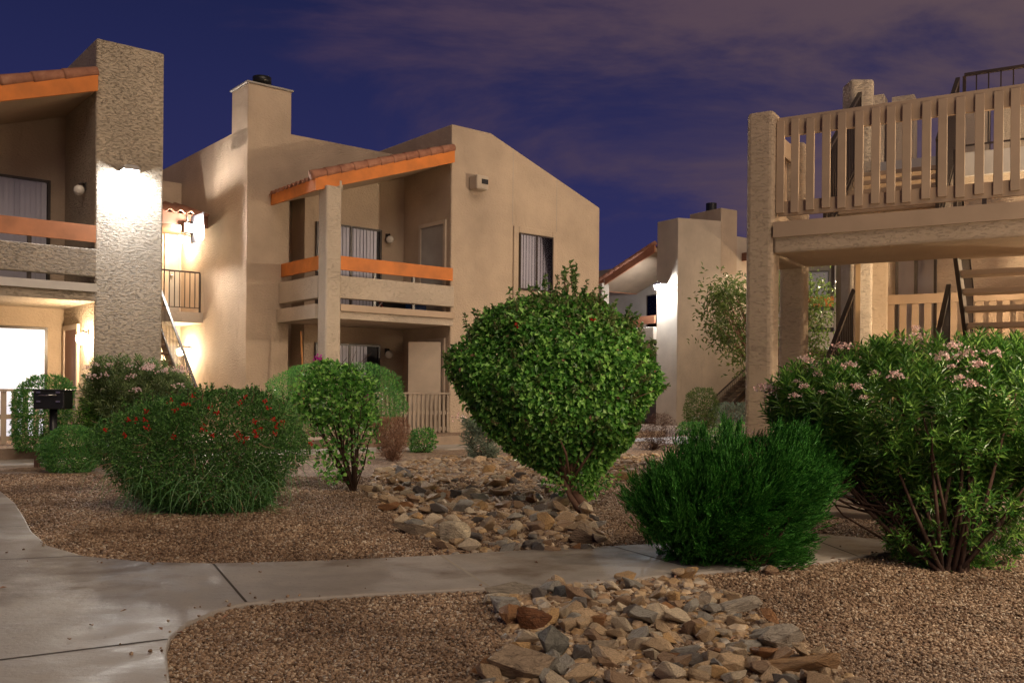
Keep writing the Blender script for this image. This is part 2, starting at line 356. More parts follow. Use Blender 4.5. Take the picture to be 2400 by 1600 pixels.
def wave_roof(par, a0, a1, b0, b1, z0, z1, name='tile_roof'):
    """clay S tiles: waves run up the slope (a), rows across b"""
    L = a1 - a0; nb = int((b1 - b0) / .2 * 8) + 1; rows = max(2, int(L / .36)); V = []; Fc = []
    bs = np.linspace(b0, b1, nb); per = .2
    for r in range(rows):
        ta, tb = r / rows, (r + 1) / rows + .02
        for (t_, lift) in ((ta, .030), (min(tb, 1.0), .004)):
            for b in bs: V.append((a0 + L * t_, b, z0 + (z1 - z0) * t_ + lift + .038 * math.sin(2 * math.pi * (b - b0) / per) + .04))
        o = r * 2 * nb
        for i in range(nb - 1): Fc.append((o + i, o + i + 1, o + nb + i + 1, o + nb + i))
    ob = np_mesh(name, V, Fc, TILE, par, True)
    md = ob.modifiers.new('thick', 'SOLIDIFY'); md.thickness = .016; md.offset = 0
    return ob
def rake(par, a0, a1, b, z0, z1, n, r=.095):
    mb = MB(); L = math.hypot(a1 - a0, z1 - z0)
    for i in range(n):
        t0 = i / n - .012; t1 = (i + 1) / n + .02
        p = Vector((a0 + (a1 - a0) * t0, b, z0 + (z1 - z0) * t0)); q = Vector((a0 + (a1 - a0) * min(t1, 1), b, z0 + (z1 - z0) * min(t1, 1)))
        mb.tube([p, p + (q - p) * .06, q], [r * 1.08, r * 1.06, r * .86], 14)
    return mb.build('rake_tile', TILE, par, True)
def porch(T, fr, cfg):
    """two storey patio/balcony bay; local x right along the front, y back, wall on the right at x=0"""
    AP = cfg.get('post', -3.1); DP = 2.0; sl = .326; ae = AP - .36; R0 = cfg.get('rake0', 6.36)   # fascia underside at x=0
    zb = lambda a: R0 + sl * a
    # roof
    aL = cfg.get('aL', ae)
    mb = MB(); mb.prism([(ae, zb(ae) + .02), (-.002, zb(-.002) + .02), (-.002, zb(-.002) + .17), (ae, zb(ae) + .17)], -.07, DP - .004); roof = mb.build('roof', BEIGE_W, T)
    mb = MB(); mb.prism([(ae, zb(ae)), (-.004, zb(-.004)), (-.004, zb(-.004) + .27), (ae, zb(ae) + .27)], -.13, -.073); mb.build('fascia', cfg.get('orange', ORANGE), roof)
    mb = MB(); mb.box(ae - .05, ae - .003, -.13, DP - .005, zb(ae) - .005, zb(ae) + .24); mb.build('eave_board', cfg.get('orange', ORANGE), roof)
    wave_roof(roof, ae - .10, -.02, .02, DP - .02, zb(ae) + .18, zb(0) + .19)
    rake(roof, ae - .09, -.005, -.08, zb(ae) + .31, zb(0) + .345, 11)
    # post
    if cfg.get('haspost', True):
        MB().box(AP - .20, AP + .16, -.21, .15, PAD, 5.36).build('post', STUC_L, T, bevel=.045, seg=3)
        MB().tube([(AP + .17, -.05, 5.30), (AP + .17, -.05, 5.50)], .085, 16).build('vent_pipe', STUC_L, T, True)
    rm = cfg.get('rail', ORANGE); bandm = cfg.get('band', STUC_L)
    x0, x1 = AP + .165, -.004
    MB().box(x0, x1, -.09, -.04, 3.65, 3.94).build('balcony_rail', rm, T)
    MB().box(x0, x1, -.15, .05, 3.05, 3.52).build('balcony_wall', bandm, T, bevel=.015)
    s = MB(); s.box(x0 - .35, x1, -.12, DP - .004, 2.62, 2.85); slab = s.build('balcony_slab', bandm, T)
    MB().box(x0, x1, -.19, -.125, 2.78, 2.92).build('slab_trim', cfg.get('trim', BEIGE_W), slab)
    # return to the left
    xr = AP - .10
    MB().box(xr - .05, xr, .155, DP - .004, 3.65, 3.94).build('balcony_rail', rm, T)
    MB().box(xr - .1, xr + .1, .155, DP - .004, 3.05, 3.52).build('balcony_wall', bandm, T, bevel=.015)
    MB().box(xr - .15, xr - .003, .155, DP - .004, 2.62, 2.92).build('slab_trim', bandm, slab)
    for sg in (-1.05, -2.05):
        MB().box(sg - .03, sg + .03, -.07, -.01, 2.921, 3.66).build('rail_post', BRONZE, T)
# ---------------------------------------------------------------- middle building (frame FB: origin at the gable wall's near corner)
ob = at(1055, 800, 21.6); FB = Frame(ob.x, 21.6, 39.2)
def sub(fr): return (fr.o.x, fr.o.y, 0), math.degrees(fr.ang)
B = thing('apartment_building', *sub(FB), 'two storey stucco apartment building in the middle, with sloping gable wall and orange balcony rail', 'building', 'beige stucco apartment buildings')
aT = FB.hb(2.0, 578, 600)[0]; aC1 = FB.hb(2.0, 683, 260)[0]; zCh = FB.hb(2.0, 582, 193)[1]; bC = FB.ha(aT, 543, 260)[0]
zPar = FB.hb(2.0, 800, 338)[1]
aR, zR = FB.hb(0, 1406, 487); aP2, zP2 = FB.hb(0, 1151, 312); zP1 = FB.hb(0, 1057, 290)[1]
al0 = FB.hb(2.0, 677, 600)[0]; al1 = FB.hb(2.0, 714, 600)[0]
bW = FB.ha(aT, 424, 640)[0]
# gable block
gb = MB(); gb.prism([(0, 0), (aR, 0), (aR, zR), (aP2, zP2), (0.0, zP1)], 0, 11); gw = gb.build('gable_wall', STUC, B, bevel=.03)
# rear mass: tower wall, with the alcove
m_ = MB(); m_.box(aT, al0, 2.0, bW + 3, 0, zPar); m_.box(al0, al1, 2.65, bW + 3, 0, zPar); m_.box(al1, -.003, 2.0, bW + 3, 0, zPar)
m_.box(al0, al1, 2.0, 2.65, 5.7, zPar)
m_.build('wall', STUC, B)
mb = MB(); mb.box(aT + .0, aC1, 2.0 - .004, bC, zPar - .4, zCh); ch = mb.build('chimney', STUC, B, bevel=.02)
MB().box(aT - .035, aC1 + .035, 2.0 - .035, bC + .035, zCh, zCh + .035).build('chimney_cap', GREY_D, ch)
fc = ((aT + aC1) / 2 + .05, (2.0 + bC) / 2 + .1)
MB().tube([(fc[0], fc[1], zCh + .036), (fc[0], fc[1], zCh + .22)], .13, 18).tube([(fc[0], fc[1], zCh + .22), (fc[0], fc[1], zCh + .36)], .21, 20).build('flue', BLACK, ch, True)
porch(B, FB, {})
# doors of the porch
k = 2.0
d0 = FB.hb(k, 738, 700)[0]; d1, zd = FB.hb(k, 892, 540)
slider(B, d0, d1, k, FLOOR, zd, gap=.93)
slider(B, d0, d1 - .02, k, PAD, 2.22, gap=.80)
# storage door on the recess side (plane a=0, faces -a)
def side_door(T, b0, b1, z0, z1, m, fm=BEIGE_D, x=0.0):
    d = MB(); d.box(x - .05, x - .004, b0, b0 + .09, z0, z1); d.box(x - .05, x - .004, b1 - .09, b1, z0, z1); d.box(x - .05, x - .004, b0 + .09, b1 - .09, z1 - .09, z1)
    r = d.build('storage_door', fm, T)
    MB().box(x - .025, x - .005, b0 + .09, b1 - .09, z0, z1 - .09).build('door_leaf', m, r)
    MB().sphere((x - .07, b1 - .2, z0 + 1.0), .03, 10, 6).build('door_knob', BRONZE, r, True)
    return r
sb0 = FB.ha(0, 1047, 560)[0]; sb1, sz = FB.ha(0, 985, 529)
side_door(B, sb0, sb1, FLOOR, sz, GREY_D)
lower = side_door(B, sb0, sb1, PAD, 2.35, GREY_D)
# lower storage door leaf standing open, facing the court
dl = FB.w(-.10, sb0 + .10); p1 = at(1033, 860, dl.y); p0 = at(957, 860, dl.y + .05)
fr_inv = lambda fr, p: ((Vector((p.x, p.y)) - fr.o).dot(fr.u), (Vector((p.x, p.y)) - fr.o).dot(fr.v))
q0, q1 = fr_inv(FB, p0), fr_inv(FB, p1)
dd = MB(); ux, uy = q1[0] - q0[0], q1[1] - q0[1]; ln = math.hypot(ux, uy); nx, ny = -uy / ln * .02, ux / ln * .02
dd.slab([(q0[0], q0[1]), (q1[0], q1[1]), (q1[0] + nx * 2, q1[1] + ny * 2), (q0[0] + nx * 2, q0[1] + ny * 2)], PAD + .02, at(990, 801, dl.y).z)
o = dd.build('open_door_leaf', BEIGE_D, lower); o['label'] = 'pale storage door standing open'
# gable window with raised surround
wa0, wz1 = FB.hb(0, 1214, 546); wa1, wz0 = FB.hb(0, 1291, 686)
sl_ = slider(B, wa0, wa1, -.02, wz0, wz1, 'window', .5, .035)
tr = MB(); e = .16
tr.box(wa0 - e, wa0 - .003, -.05, -.003, wz0 - .5, wz1 + e); tr.box(wa1 + .003, wa1 + e, -.05, -.003, wz0 - .5, wz1 + e); tr.box(wa0 - .003, wa1 + .003, -.05, -.003, wz1 + .003, wz1 + e); tr.box(wa0 - .003, wa1 + .003, -.05, -.003, wz0 - .5, wz0 - .003)
tr.build('window_surround', STUC, sl_, bevel=.02)
# vent hood
va, vz = FB.hb(-.3, 1117, 408); va1, vz0 = FB.hb(-.3, 1145, 447)
vh = MB(); vh.box(va, va1, -.32, -.003, vz0, vz); vh.build('vent_hood', STUC_L, B, bevel=.04, seg=3)
MB().box(va + (va1 - va) * .38, va1 - .03, -.328, -.322, vz0 + .13, vz - .09).build('vent_opening', ROOM, B)
# expansion joints of the gable wall
for pxj, z0j in ((1202, wz1 + .18), (1305, 4.6)):
    aj = FB.hb(0, pxj, 400)[0]; zt = zP2 + (zR - zP2) * (aj - aP2) / (aR - aP2) - .05
    MB().box(aj, aj + .012, -.006, -.001, z0j, zt).build('wall_joint', STUC_G, B)
a_, z_ = FB.hb(k, 908, 560); wall_globe(FB.w(a_, k, z_), 39.2, 'unlit round globe lamp beside the upper sliding door of the middle building')
a_, z_ = FB.hb(k, 906, 828); wall_globe(FB.w(a_, k, z_), 39.2, 'unlit round globe lamp beside the ground floor sliding door of the middle building')
# patio fence under the balcony
def patio_fence(fr, a0, a1, label, z0=PAD, z1=1.05, step=.115, m=PICK, b=-.02, wd=.06):
    t = thing('patio_fence', (fr.w(a0, b).x, fr.w(a0, b).y, 0), math.degrees(fr.ang), label, 'fence', 'low slatted patio fences'); L = a1 - a0
    MB().box(0, L, -.045, .045, z1, z1 + .04).build('top_rail', m, t)
    MB().box(0, L, .012, .05, z0 + .42, z0 + .50).build('middle_rail', m, t)
    MB().box(0, L, .012, .05, z0 + .06, z0 + .14).build('bottom_rail', m, t)
    n = int(L / step); 
    for i in range(n):
        x = (i + .5) * L / n; MB().box(x - wd / 2, x + wd / 2, -.015, .010, z0 + random.uniform(0, .02), z1 - .001).build('slat', m, t)
    return t
patio_fence(FB, -2.9, -.01, 'brown slatted patio fence at the foot of the middle building, by the open door')
# broom handle
bp = at(708, 850, 20.6); bt = at(705, 776, 20.7)
br = MB(); br.tube([bp + Vector((.05, 0, -.45 - (bp.z - 1.3))), bt], .022, 8); o = br.build('broom_handle', WOODP); tag(o, 'orange wooden pole leaning on the patio beside the chimney wall', 'pole')
# clutter on the balcony
def clutter(px, py, b, w, h, m, nm, label, cat):
    a, z = FB.hb(b, px, py); c = FB.w(a, b, 0); t = thing(nm, (c.x, c.y, FLOOR - .02), 39.2, label, cat, 'things kept on the middle balcony')
    return t
t = clutter(975, 700, .5, 0, 0, None, 'storage_bin', 'blue plastic bin on the middle balcony floor', 'bin')
MB().box(-.2, .2, -.15, .15, 0, .32).build('tub', BLUE_P, t, bevel=.03); MB().box(-.22, .22, -.17, .17, .321, .36).build('lid', BLACK, t, bevel=.01)
t = clutter(1025, 700, .5, 0, 0, None, 'toy_scooter', 'small red and blue scooter parked at the right end of the middle balcony', 'scooter')
MB().box(-.25, .2, -.05, .05, .07, .10).build('deck', RED_P, t, bevel=.01); MB().tube([(.2, 0, .08), (.12, 0, .78)], .018, 8).build('stem', CHROME, t); MB().tube([(.12, -.2, .78), (.12, .2, .78)], .02, 8).build('handlebar', BLUE_P, t)
for xx in (-.25, .24): MB().tube([(xx, -.02, .055), (xx, .02, .055)], .055, 14).build('wheel', BLACK, t)
t = clutter(885, 712, .6, 0, 0, None, 'folding_stool', 'pale folding stool with crossed legs on the middle balcony', 'stool')
for s_ in (-1, 1):
    MB().tube([(-.18, s_ * .15, 0), (.18, s_ * .15, .42)], .012, 8).build('leg', WHITE_P, t); MB().tube([(.18, s_ * .12, 0), (-.18, s_ * .12, .42)], .012, 8).build('leg', RED_P, t)
MB().box(-.2, .2, -.17, .17, .421, .44).build('seat', BLACK, t, bevel=.008)
t = clutter(935, 720, 1.0, 0, 0, None, 'storage_chest', 'dark low chest on the middle balcony under the orange rail', 'chest')
MB().box(-.55, .5, -.2, .2, 0, .30).build('body', BLACK, t, bevel=.01); MB().box(-.56, .51, -.21, .21, .301, .34).build('lid', IRON, t, bevel=.01)
# ---------------------------------------------------------------- breezeway between left and middle building
W0 = MB()
aL2 = aT - 4.2
W0.box(aL2, aT - .003, bW, bW + 3, 0, 6.3)
W0.build('breezeway_wall', STUC, B)
ld = MB(); ld.box(aL2, aT - .004, bW - 1.5, bW - .003, 2.70, 2.95); ld.build('landing_slab', STUC_L, B)
# upper and lower entry door
for z0_, z1_ in ((2.952, 5.0), (PAD, 2.2)):
    da0 = FB.hb(bW, 393, 640)[0]; da1 = aT - .06
    f_ = MB(); f_.box(da0 - .09, da0, bW - .05, bW - .004, z0_, z1_ + .09); f_.box(da1, da1 + .05, bW - .05, bW - .004, z0_, z1_ + .09); f_.box(da0, da1, bW - .05, bW - .004, z1_, z1_ + .09)
    r = f_.build('entry_door', BEIGE_D, B); MB().box(da0, da1, bW - .03, bW - .005, z0_, z1_).build('door_leaf', GREY_D, r); MB().sphere((da0 + .08, bW - .06, z0_ + 1.0), .03, 10, 6).build('door_knob', CHROME, r, True)
# awning
bA = FB.ha(aT, 488, 520)[0]
zA0 = FB.hb(bA, 470, 533)[1]
aw = MB(); aw.box(aL2, aT - .004, bA, bA + .05, zA0, zA0 + .27); aw.box(aL2, aT - .004, bA + .05, bW - .01, zA0 + .05, zA0 + .12); awn = aw.build('awning', BROWN_F, B)
V = []; Fc = []; nn = 120
for j, (bb, zz) in enumerate(((bA - .08, zA0 + .31), (bW - .1, zA0 + .31 + .28 * (bW - bA)))):
    for i in range(nn):
        x = aL2 + (aT - .01 - aL2) * i / (nn - 1); V.append((x, bb, zz + .04 * math.sin(x * 2 * math.pi / .24)))
for i in range(nn - 1): Fc.append((i, i + 1, nn + i + 1, nn + i))
o = np_mesh('awning_tile', V, Fc, TILE, awn, True); md = o.modifiers.new('thick', 'SOLIDIFY'); md.thickness = .018
# breezeway lamps (lit, warm)
for py_, lb in ((560, 'glowing warm globe lamp under the small awning, upper floor of the breezeway'), (822, 'glowing warm globe lamp by the breezeway stairs, ground floor')):
    b_, z_ = FB.ha(aT - .1, 438, py_); b_ = min(b_, bW - .25)
    wall_globe(FB.w(aT, b_, z_), 39.2 - 90, lb, GLOBE_ON, 'lit warm globe wall lamps', .26)
fb_, fz_ = FB.ha(aT - .3, 440, 556); fl = thing('flood_lamp', FB.w(aT - .28, fb_ - .6, 4.86), 39.2 - 90, 'added glaring flood lamp under the small awning, aimed out at the court', 'flood lamp', 'white flood lamps high on the columns')  # flood added beside the globe lamp to light the path and cast shadows
MB().box(-.02, .02, -.27, -.23, .10, .30).build('bracket', IRON, fl); MB().box(-.10, .72, -.136, -.128, -.34, .30).build('side_shield', BLACK, fl)  # side shield added only to keep the flood's light off the wall
MB().box(-.12, .12, -.36, -.141, -.10, .10).build('housing', IRON, fl, bevel=.01)
MB().box(.121, .135, -.35, -.151, -.09, .09).build('lens', emit('added_flood_lens', (1.0, .93, .84), 4000), fl)
# landing railing and stair
def railing(name, pts, label, cat='railing', h=.95, step=.12, m=IRON, group=None, top=.035, bal=.009, parent=None, posts=True, low=.1):
    """pts: floor-line points (world or local); handrail above, balusters between"""
    t = parent
    if parent is None: t = thing(name, pts[0], 0, label, cat, group); off = Vector(pts[0])
    else: off = Vector((0, 0, 0))
    P = [Vector(p) - off for p in pts]
    for i in range(len(P) - 1):
        p, q = P[i], P[i + 1]; U = Vector((0, 0, h)); L = (q - p).length
        MB().bar(p + U, q + U, .05, top).build('handrail', m, t)
        MB().bar(p + Vector((0, 0, low)), q + Vector((0, 0, low)), .03, .02).build('bottom_rail', m, t)
        n = max(2, int(L / step))
        for k_ in range(1, n):
            c = p + (q - p) * (k_ / n); MB().bar(c + Vector((0, 0, low)), c + Vector((0, 0, h - top / 2)), bal * 2, bal * 2).build('baluster', m, t)
        if posts:
            for c in (p, q): MB().bar(c - Vector((0, 0, .02)), c + Vector((0, 0, h - top / 2)), .04, .04).build('rail_post', m, t)
    return t
bL = bW - 1.45
pr = [FB.w(aT - .06, bL, 2.955), FB.w(aT - 1.15, bL, 2.955)]
railing('landing_railing', pr, 'brown metal railing on the upper breezeway landing', group='brown metal railings')
def stair(name, fr, a0, a1, b0, b1, z0, z1, label, n, m_tr, m_st, rails=(True, True), tread_d=.28, hh=.92, railm=IRON, thick=.06, group='outdoor stair flights'):
    """open riser stair climbing from b0,z0 to b1,z1"""
    t = thing(name, (fr.w((a0 + a1) / 2, b0).x, fr.w((a0 + a1) / 2, b0).y, 0), math.degrees(fr.ang), label, 'stairs', group)
    hw = (a1 - a0) / 2; db = (b1 - b0)
    for i in range(n):
        c = db * (i + .5) / n; z = z0 + (z1 - z0) * (i + 1) / (n + 1)
        MB().box(-hw + .045, hw - .045, c - tread_d / 2, c + tread_d / 2, z - thick, z).build('tread', m_tr, t, bevel=.006)
    for s_, on in ((-1, rails[0]), (1, rails[1])):
        x = s_ * (hw - .02)
        MB().bar((x, 0, z0 - .02), (x, db, z1 - .08), .045, .24).build('stringer', m_st, t)
        if on: railing('', [(x, 0, z0 + .1), (x, db, z1)], '', m=railm, parent=t, h=hh)
    return t
stair('staircase', FB, aT - 2.4, aT - 1.12, 1.15 + .6, bL, 0.02, 2.9, 'brown railed stair flight running down beside the chimney wall in the breezeway', 14, CONC_B, IRON, (False, True))
# ---------------------------------------------------------------- left building (same bay, column at the right)
oa = at(222, 600, 16.4); FA = Frame(oa.x, oa.y, 39.2)
A = thing('apartment_building', *sub(FA), 'stucco apartment building at the left edge with the tall floodlit rough column', 'building', 'beige stucco apartment buildings')
ac, _ = FA.hb(0, 384, 300); zc = FA.hb(0, 224, 88)[1]
cl = MB(); cl.box(0, ac, 0, 2.6, 0, zc); o = cl.build('column', STUC_R, A, bevel=.035, seg=3); o['label'] = 'tall column of heavy rough stucco'
m_ = MB(); m_.box(-7, -.003, 2.0, 11, 0, 6.5); m_.box(-.003, ac - .004, 2.603, 11, 0, 6.5); m_.build('wall', STUC, A)
m_ = MB(); m_.box(-.003 - .09, -.003, .0, 1.996, PAD, 2.6)
porch(A, FA, {'rake0': 6.28, 'rail': ORANGE_W, 'band': STUC_R, 'trim': WHITE_P, 'post': -4.9})
d1, zd = FA.hb(k, 117, 425)
slider(A, d1 - 2.1, d1, k, FLOOR, zd, gap=.97)
g1, zg = FA.hb(k, 110, 768)
slider(A, g1 - 2.1, g1, k, PAD, zg, lit=True, open_part=.1)
s0 = FA.ha(0, 187, 800)[0]; s1, sz1 = FA.ha(0, 153, 765)
side_door(A, s0, s1, PAD, sz1, BROWN_F, BEIGE_D)
b_, z_ = FA.ha(-.12, 190, 790); wall_globe(FA.w(0, b_, z_), 39.2 - 90, 'glowing warm globe lamp on the ground floor patio of the left building', GLOBE_HI, 'lit warm globe wall lamps')
b_, z_ = FA.ha(-.12, 184, 442); wall_globe(FA.w(0, b_, z_), 39.2 - 90, 'unlit round globe lamp on the upper balcony of the left building')
patio_fence(FA, -4.6, -.02, 'pale patio fence at the left, before the bright window', m=BEIGE_D, step=.16, wd=.085)
al, zl = FA.hb(-.12, 303, 402); flood(FA.w(al, 0, zl), 39.2, 'burning white flood lamp high on the rough left column', LAMP_W, .30, .02)
# ---------------------------------------------------------------- far building on the right
oc = at(1540, 600, 33.9); FC = Frame(oc.x, oc.y, -56.3)
Cb = thing('apartment_building', *sub(FC), 'distant stucco building with a chimney and a floodlit white corner column', 'building', 'beige stucco apartment buildings')
cw = FC.hb(0, 1589, 600)[0]; zcc = FC.hb(0, 1585, 510)[1]
# side wall with its roofline, plane a=cw, running back
def cpt(px, py): b, z = FC.ha(cw, px, py); return b, z
prof = [(0, 0), cpt(1589, 510), cpt(1690, 518), (cpt(1690, 518)[0] + .001, cpt(1727, 553)[1]), cpt(1760, 557)]
prof = [(0, 0), (0, prof[1][1]), (prof[2][0], prof[2][1]), (prof[2][0] + .001, prof[3][1]), (9.0, prof[4][1] - .1), (9.0, 0)]
mb = MB(); n = len(prof); mb.add([(0, b, z) for b, z in prof] + [(cw, b, z) for b, z in prof], [tuple(range(n)), tuple(range(2 * n - 1, n - 1, -1))] + [(i, n + i, n + (i + 1) % n, (i + 1) % n) for i in range(n)])
mb.build('column', STUC_L, Cb, bevel=.02)
b0c, zk = cpt(1690, 487); b1c, _ = cpt(1728, 487)
MB().box(cw - 1.6, cw + .006, b0c, b1c, 5.5, zk).build('chimney', STUC, Cb, bevel=.02)
MB().tube([(cw - .9, (b0c + b1c) / 2, zk), (cw - .9, (b0c + b1c) / 2, zk + .35)], .2, 14).build('flue', BLACK, Cb)
MB().box(-9, -.003, 2.0, 9, 0, 6.3).build('wall', STUC_G, Cb)
porch(Cb, FC, {'rake0': 6.2, 'post': -3.0, 'orange': ORANGE_F, 'rail': ORANGE_F})
d1, zd = FC.hb(k, 1500, 690); slider(Cb, -2.7, -.9, k, FLOOR, 5.0)
ea, ez = FC.ha(cw + .3, 1738, 600), 0
ap = MB(); bq, zq = FC.ha(cw, 1738, 612); ap.box(cw + .004, cw + 1.2, bq, bq + .06, zq, zq + .3); ap.box(cw + .004, cw + 1.2, bq + .06, bq + 2.2, zq + .1, zq + .2)
o = ap.build('stair_awning', BROWN_F, Cb)
a_ = FC.hb(-.1, 1550, 672)[0]; z_ = FC.hb(-.1, 1550, 668)[1]
flood(FC.w(max(a_, .18), 0, z_), -56.3, 'burning white flood lamp on the corner column of the distant building', LAMP_WC, .44, .15)
# hidden warm lamp, assumed over the stair to light the distant side wall
b_, z_ = FC.ha(cw + .1, 1835, 700); wall_globe(FC.w(cw, 5.2, 4.9), -56.3 + 90, 'assumed hidden warm globe lamp over the stairs of the distant building', emit('assumed_far_globe', (1.0, .78, .52), 900), 'lit warm globe wall lamps', .7)
p0 = gnd(1690, 1005, .0); railing('stair_railing', [FC.w(cw + 1.0, .9, .1), FC.w(cw + 1.0, 3.6, 1.9)], 'sloping brown handrail at the foot of the distant building wall', group='brown metal railings')
stair('staircase', FC, cw + .15, cw + .95, .8, 4.4, 0.05, 2.6, 'distant concrete stair flight against the warm lit side wall', 12, CONC_B, CONC_B, (False, False))
# building seen under the deck
of = at(1955, 700, 27.0); FF = Frame(of.x, of.y, -22)
Fb = thing('apartment_building', *sub(FF), 'far stucco building with an orange balcony rail, seen under the raised walkway between its posts', 'building', 'beige stucco apartment buildings')
MB().box(0, 1.2, 0, 2.4, 0, 6.0).build('column', STUC_G, Fb, bevel=.03)
MB().box(-1.5, -.003, 2.0, 9, 0, 5.6).build('wall', STUC_G, Fb)
x0, x1 = -1.5, -.004
MB().box(x0, x1, -.09, -.04, 3.65, 3.94).build('balcony_rail', ORANGE, Fb); MB().box(x0, x1, -.15, .05, 3.05, 3.52).build('balcony_wall', STUC_G, Fb); MB().box(x0, x1, -.12, 1.99, 2.4, 2.92).build('balcony_slab', STUC_G, Fb)
MB().box(-1.8, -1.503, -.15, .15, 0, 5.3).build('post', STUC_G, Fb); MB().box(-1.9, 0, -.2, 1.99, 5.303, 5.59).build('roof', BROWN_F, Fb)
slider(Fb, -1.4, -.25, k, FLOOR, 4.95)
MB().box(1.203, 7, .6, 2.4, 0, 5.6).build('side_wall', STUC_G, Fb)
# ================================================================== raised walkway on the right
od = at(1788, 600, 9.95); FD = Frame(od.x, od.y, -30.7)
Dk = thing('raised_walkway', *sub(FD), 'raised stucco walkway on posts with a beige picket railing, at the right', 'walkway')
def post(par, a, b, z0, z1, w=.29, m=STUC_P, nm='post'): return MB().box(a - w / 2, a + w / 2, b - w / 2, b + w / 2, z0, z1).build(nm, m, par, bevel=.05, seg=3)
post(Dk, 0, 0, 0, 4.07); post(Dk, .0, 1.32, 0, 4.05)
bm_ = MB(); bm_.box(.146, 9, -.13, .20, 2.57, 2.86); bm_.build('beam', STUC_P, Dk, bevel=.025)
MB().box(-.14, .14, .146, 1.174, 2.57, 2.86).build('beam', STUC_P, Dk, bevel=.02)
MB().box(.146, 9, .201, 1.30, 2.60, 2.84).build('walkway_slab', STUC_P, Dk)
MB().box(.15, 9, -.165, -.133, 2.73, 2.89).build('edge_board', BEIGE_W, Dk)
MB().box(.16, 9, -.03, .01, 3.80, 4.0).build('top_rail', BEIGE_W, Dk)
MB().box(.16, 9, -.03, .01, 2.97, 3.12).build('bottom_rail', BEIGE_W, Dk)
for i in range(30):
    x = .19 + i * .155 + random.uniform(-.006, .006)
    o = MB().box(x - .04, x + .04, -.072, -.033, 3.0 + random.uniform(-.012, .012), 3.955 + random.uniform(-.01, .01)).build('picket', BEIGE_W, Dk, bevel=.004); o.rotation_euler.y = random.uniform(-.003, .003)
# back side railing piece of the walkway near the post
MB().box(-.03, .01, .16, 1.16, 3.80, 4.0).build('side_rail', BEIGE_W, Dk); MB().box(-.03, .01, .16, 1.16, 2.97, 3.12).build('side_rail', BEIGE_W, Dk)
for i in range(6):
    y = .24 + i * .16; MB().box(-.07, -.033, y - .04, y + .04, 3.0, 3.95).build('picket', BEIGE_W, Dk)
for x in (2.1, 3.0): MB().box(x - .02, x + .02, -.02, 0, 2.86, 2.98).build('rail_foot', IRON, Dk)
# upper flight and landing
st2 = stair('staircase', FD, .30, 1.55, 1.45, 3.5, 2.86, 4.24, 'upper stair flight climbing from the walkway behind the picket railing', 7, BEIGE_W, IRON, (True, True), .29, .98, IRON)
tp = FD.w(.25, 3.75); T3 = MB(); post_o = T3.box(tp.x - .17, tp.x + .17, tp.y - .17, tp.y + .17, 0, 5.45).build('stucco_post', STUC_L, None, bevel=.05, seg=3)
tag(post_o, 'tall rough stucco post rising above the picket railing beside the upper stair', 'post')
Ld = thing('upper_landing', *sub(FD), 'upper stair landing with pale edge and thin metal railing at the top right', 'landing')
MB().box(.5, 8, 3.55, 3.62, 3.96, 4.26).build('edge_board', WHITE_P, Ld); MB().box(.5, 8, 3.622, 5.4, 4.02, 4.22).build('landing_slab', STUC_L, Ld)
railing('', [(1.6, 3.58, 4.26), (7.8, 3.58, 4.26)], '', m=IRON, parent=Ld, h=1.02, step=.14, bal=.008)
for x in (3.4, 6.0): post(Ld, x, 5.2, 0, 4.02, .3, STUC_L)
# lower stairs
stair('staircase', FD, .50, 1.60, .0, 2.15, 0.02, 1.48, 'lower stair flight with dark handrails under the walkway, behind the oleander', 8, CONC_B, IRON, (True, True), .28, .92)
ml = thing('stair_landing', *sub(FD), 'middle stair landing under the walkway', 'landing'); MB().box(.45, 3.3, 2.2, 2.3, 1.34, 1.48).build('edge_board', IRON, ml); MB().box(.45, 3.3, 2.302, 4.4, 1.36, 1.46).build('landing_slab', CONC_B, ml)
for x, y in ((.6, 2.4), (3.1, 2.4), (.6, 4.2), (3.1, 4.2)): MB().box(x - .05, x + .05, y - .05, y + .05, 0, 1.34).build('leg', IRON, ml)
# flight from the walkway down and away to the middle landing (climbs towards the viewer): build reversed
FD2 = Frame(FD.w(2.95, 3.45).x, FD.w(2.95, 3.45).y, -30.7 + 180)
stair('staircase', FD2, .0, 1.25, .0, 2.1, 1.46, 2.86, 'stair flight seen from below, its brown treads leading up to the walkway at the right', 7, BEIGE_W, IRON, (True, True), .27, .92)
np_ = FD.w(.56, 2.12); o = MB().box(np_.x - .03, np_.x + .03, np_.y - .03, np_.y + .03, 0, 2.84).build('wooden_post', paint('warm_wood', (.62, .40, .20), .6, .5)); tag(o, 'thin bright wooden post rising behind the oleander beside the dark handrail', 'post')
# building behind the stairs
E = thing('apartment_building', *sub(FD), 'warmly lit building with blinds and a slatted beige balcony right behind the stairs', 'building', 'beige stucco apartment buildings')
nE = 7.2
ex0 = FD.hb(nE, 2060, 700)[0]
MB().box(ex0 - .2, 16, nE, nE + 6, 0, 4.9).build('wall', STUC, E)
for px_, w_ in ((2046, .42), (2120, .36), (2292, .36), (2385, .5)):
    a_ = FD.hb(nE + .5, px_, 300)[0]; MB().box(a_ - w_ / 2, a_ + w_ / 2, nE + .3, nE + .7, 4.9, FD.hb(nE + .5, px_, 232)[1]).build('pillar', STUC_L, E)
w0 = FD.hb(nE, 2100, 650)[0]; w1, wz0 = FD.hb(nE, 2196, 700)
slider(E, w0, w1, nE, 1.7, 3.6, 'window', .5)
fa0 = FD.hb(5.9, 2050, 700)[0]; zr = FD.hb(5.9, 2140, 690)[1]; zr2 = FD.hb(5.9, 2140, 712)[1]
ef = thing('balcony_fence', FD.w(fa0, 5.9), -30.7, 'beige slatted balcony fence behind the stairs, lit warm', 'fence')
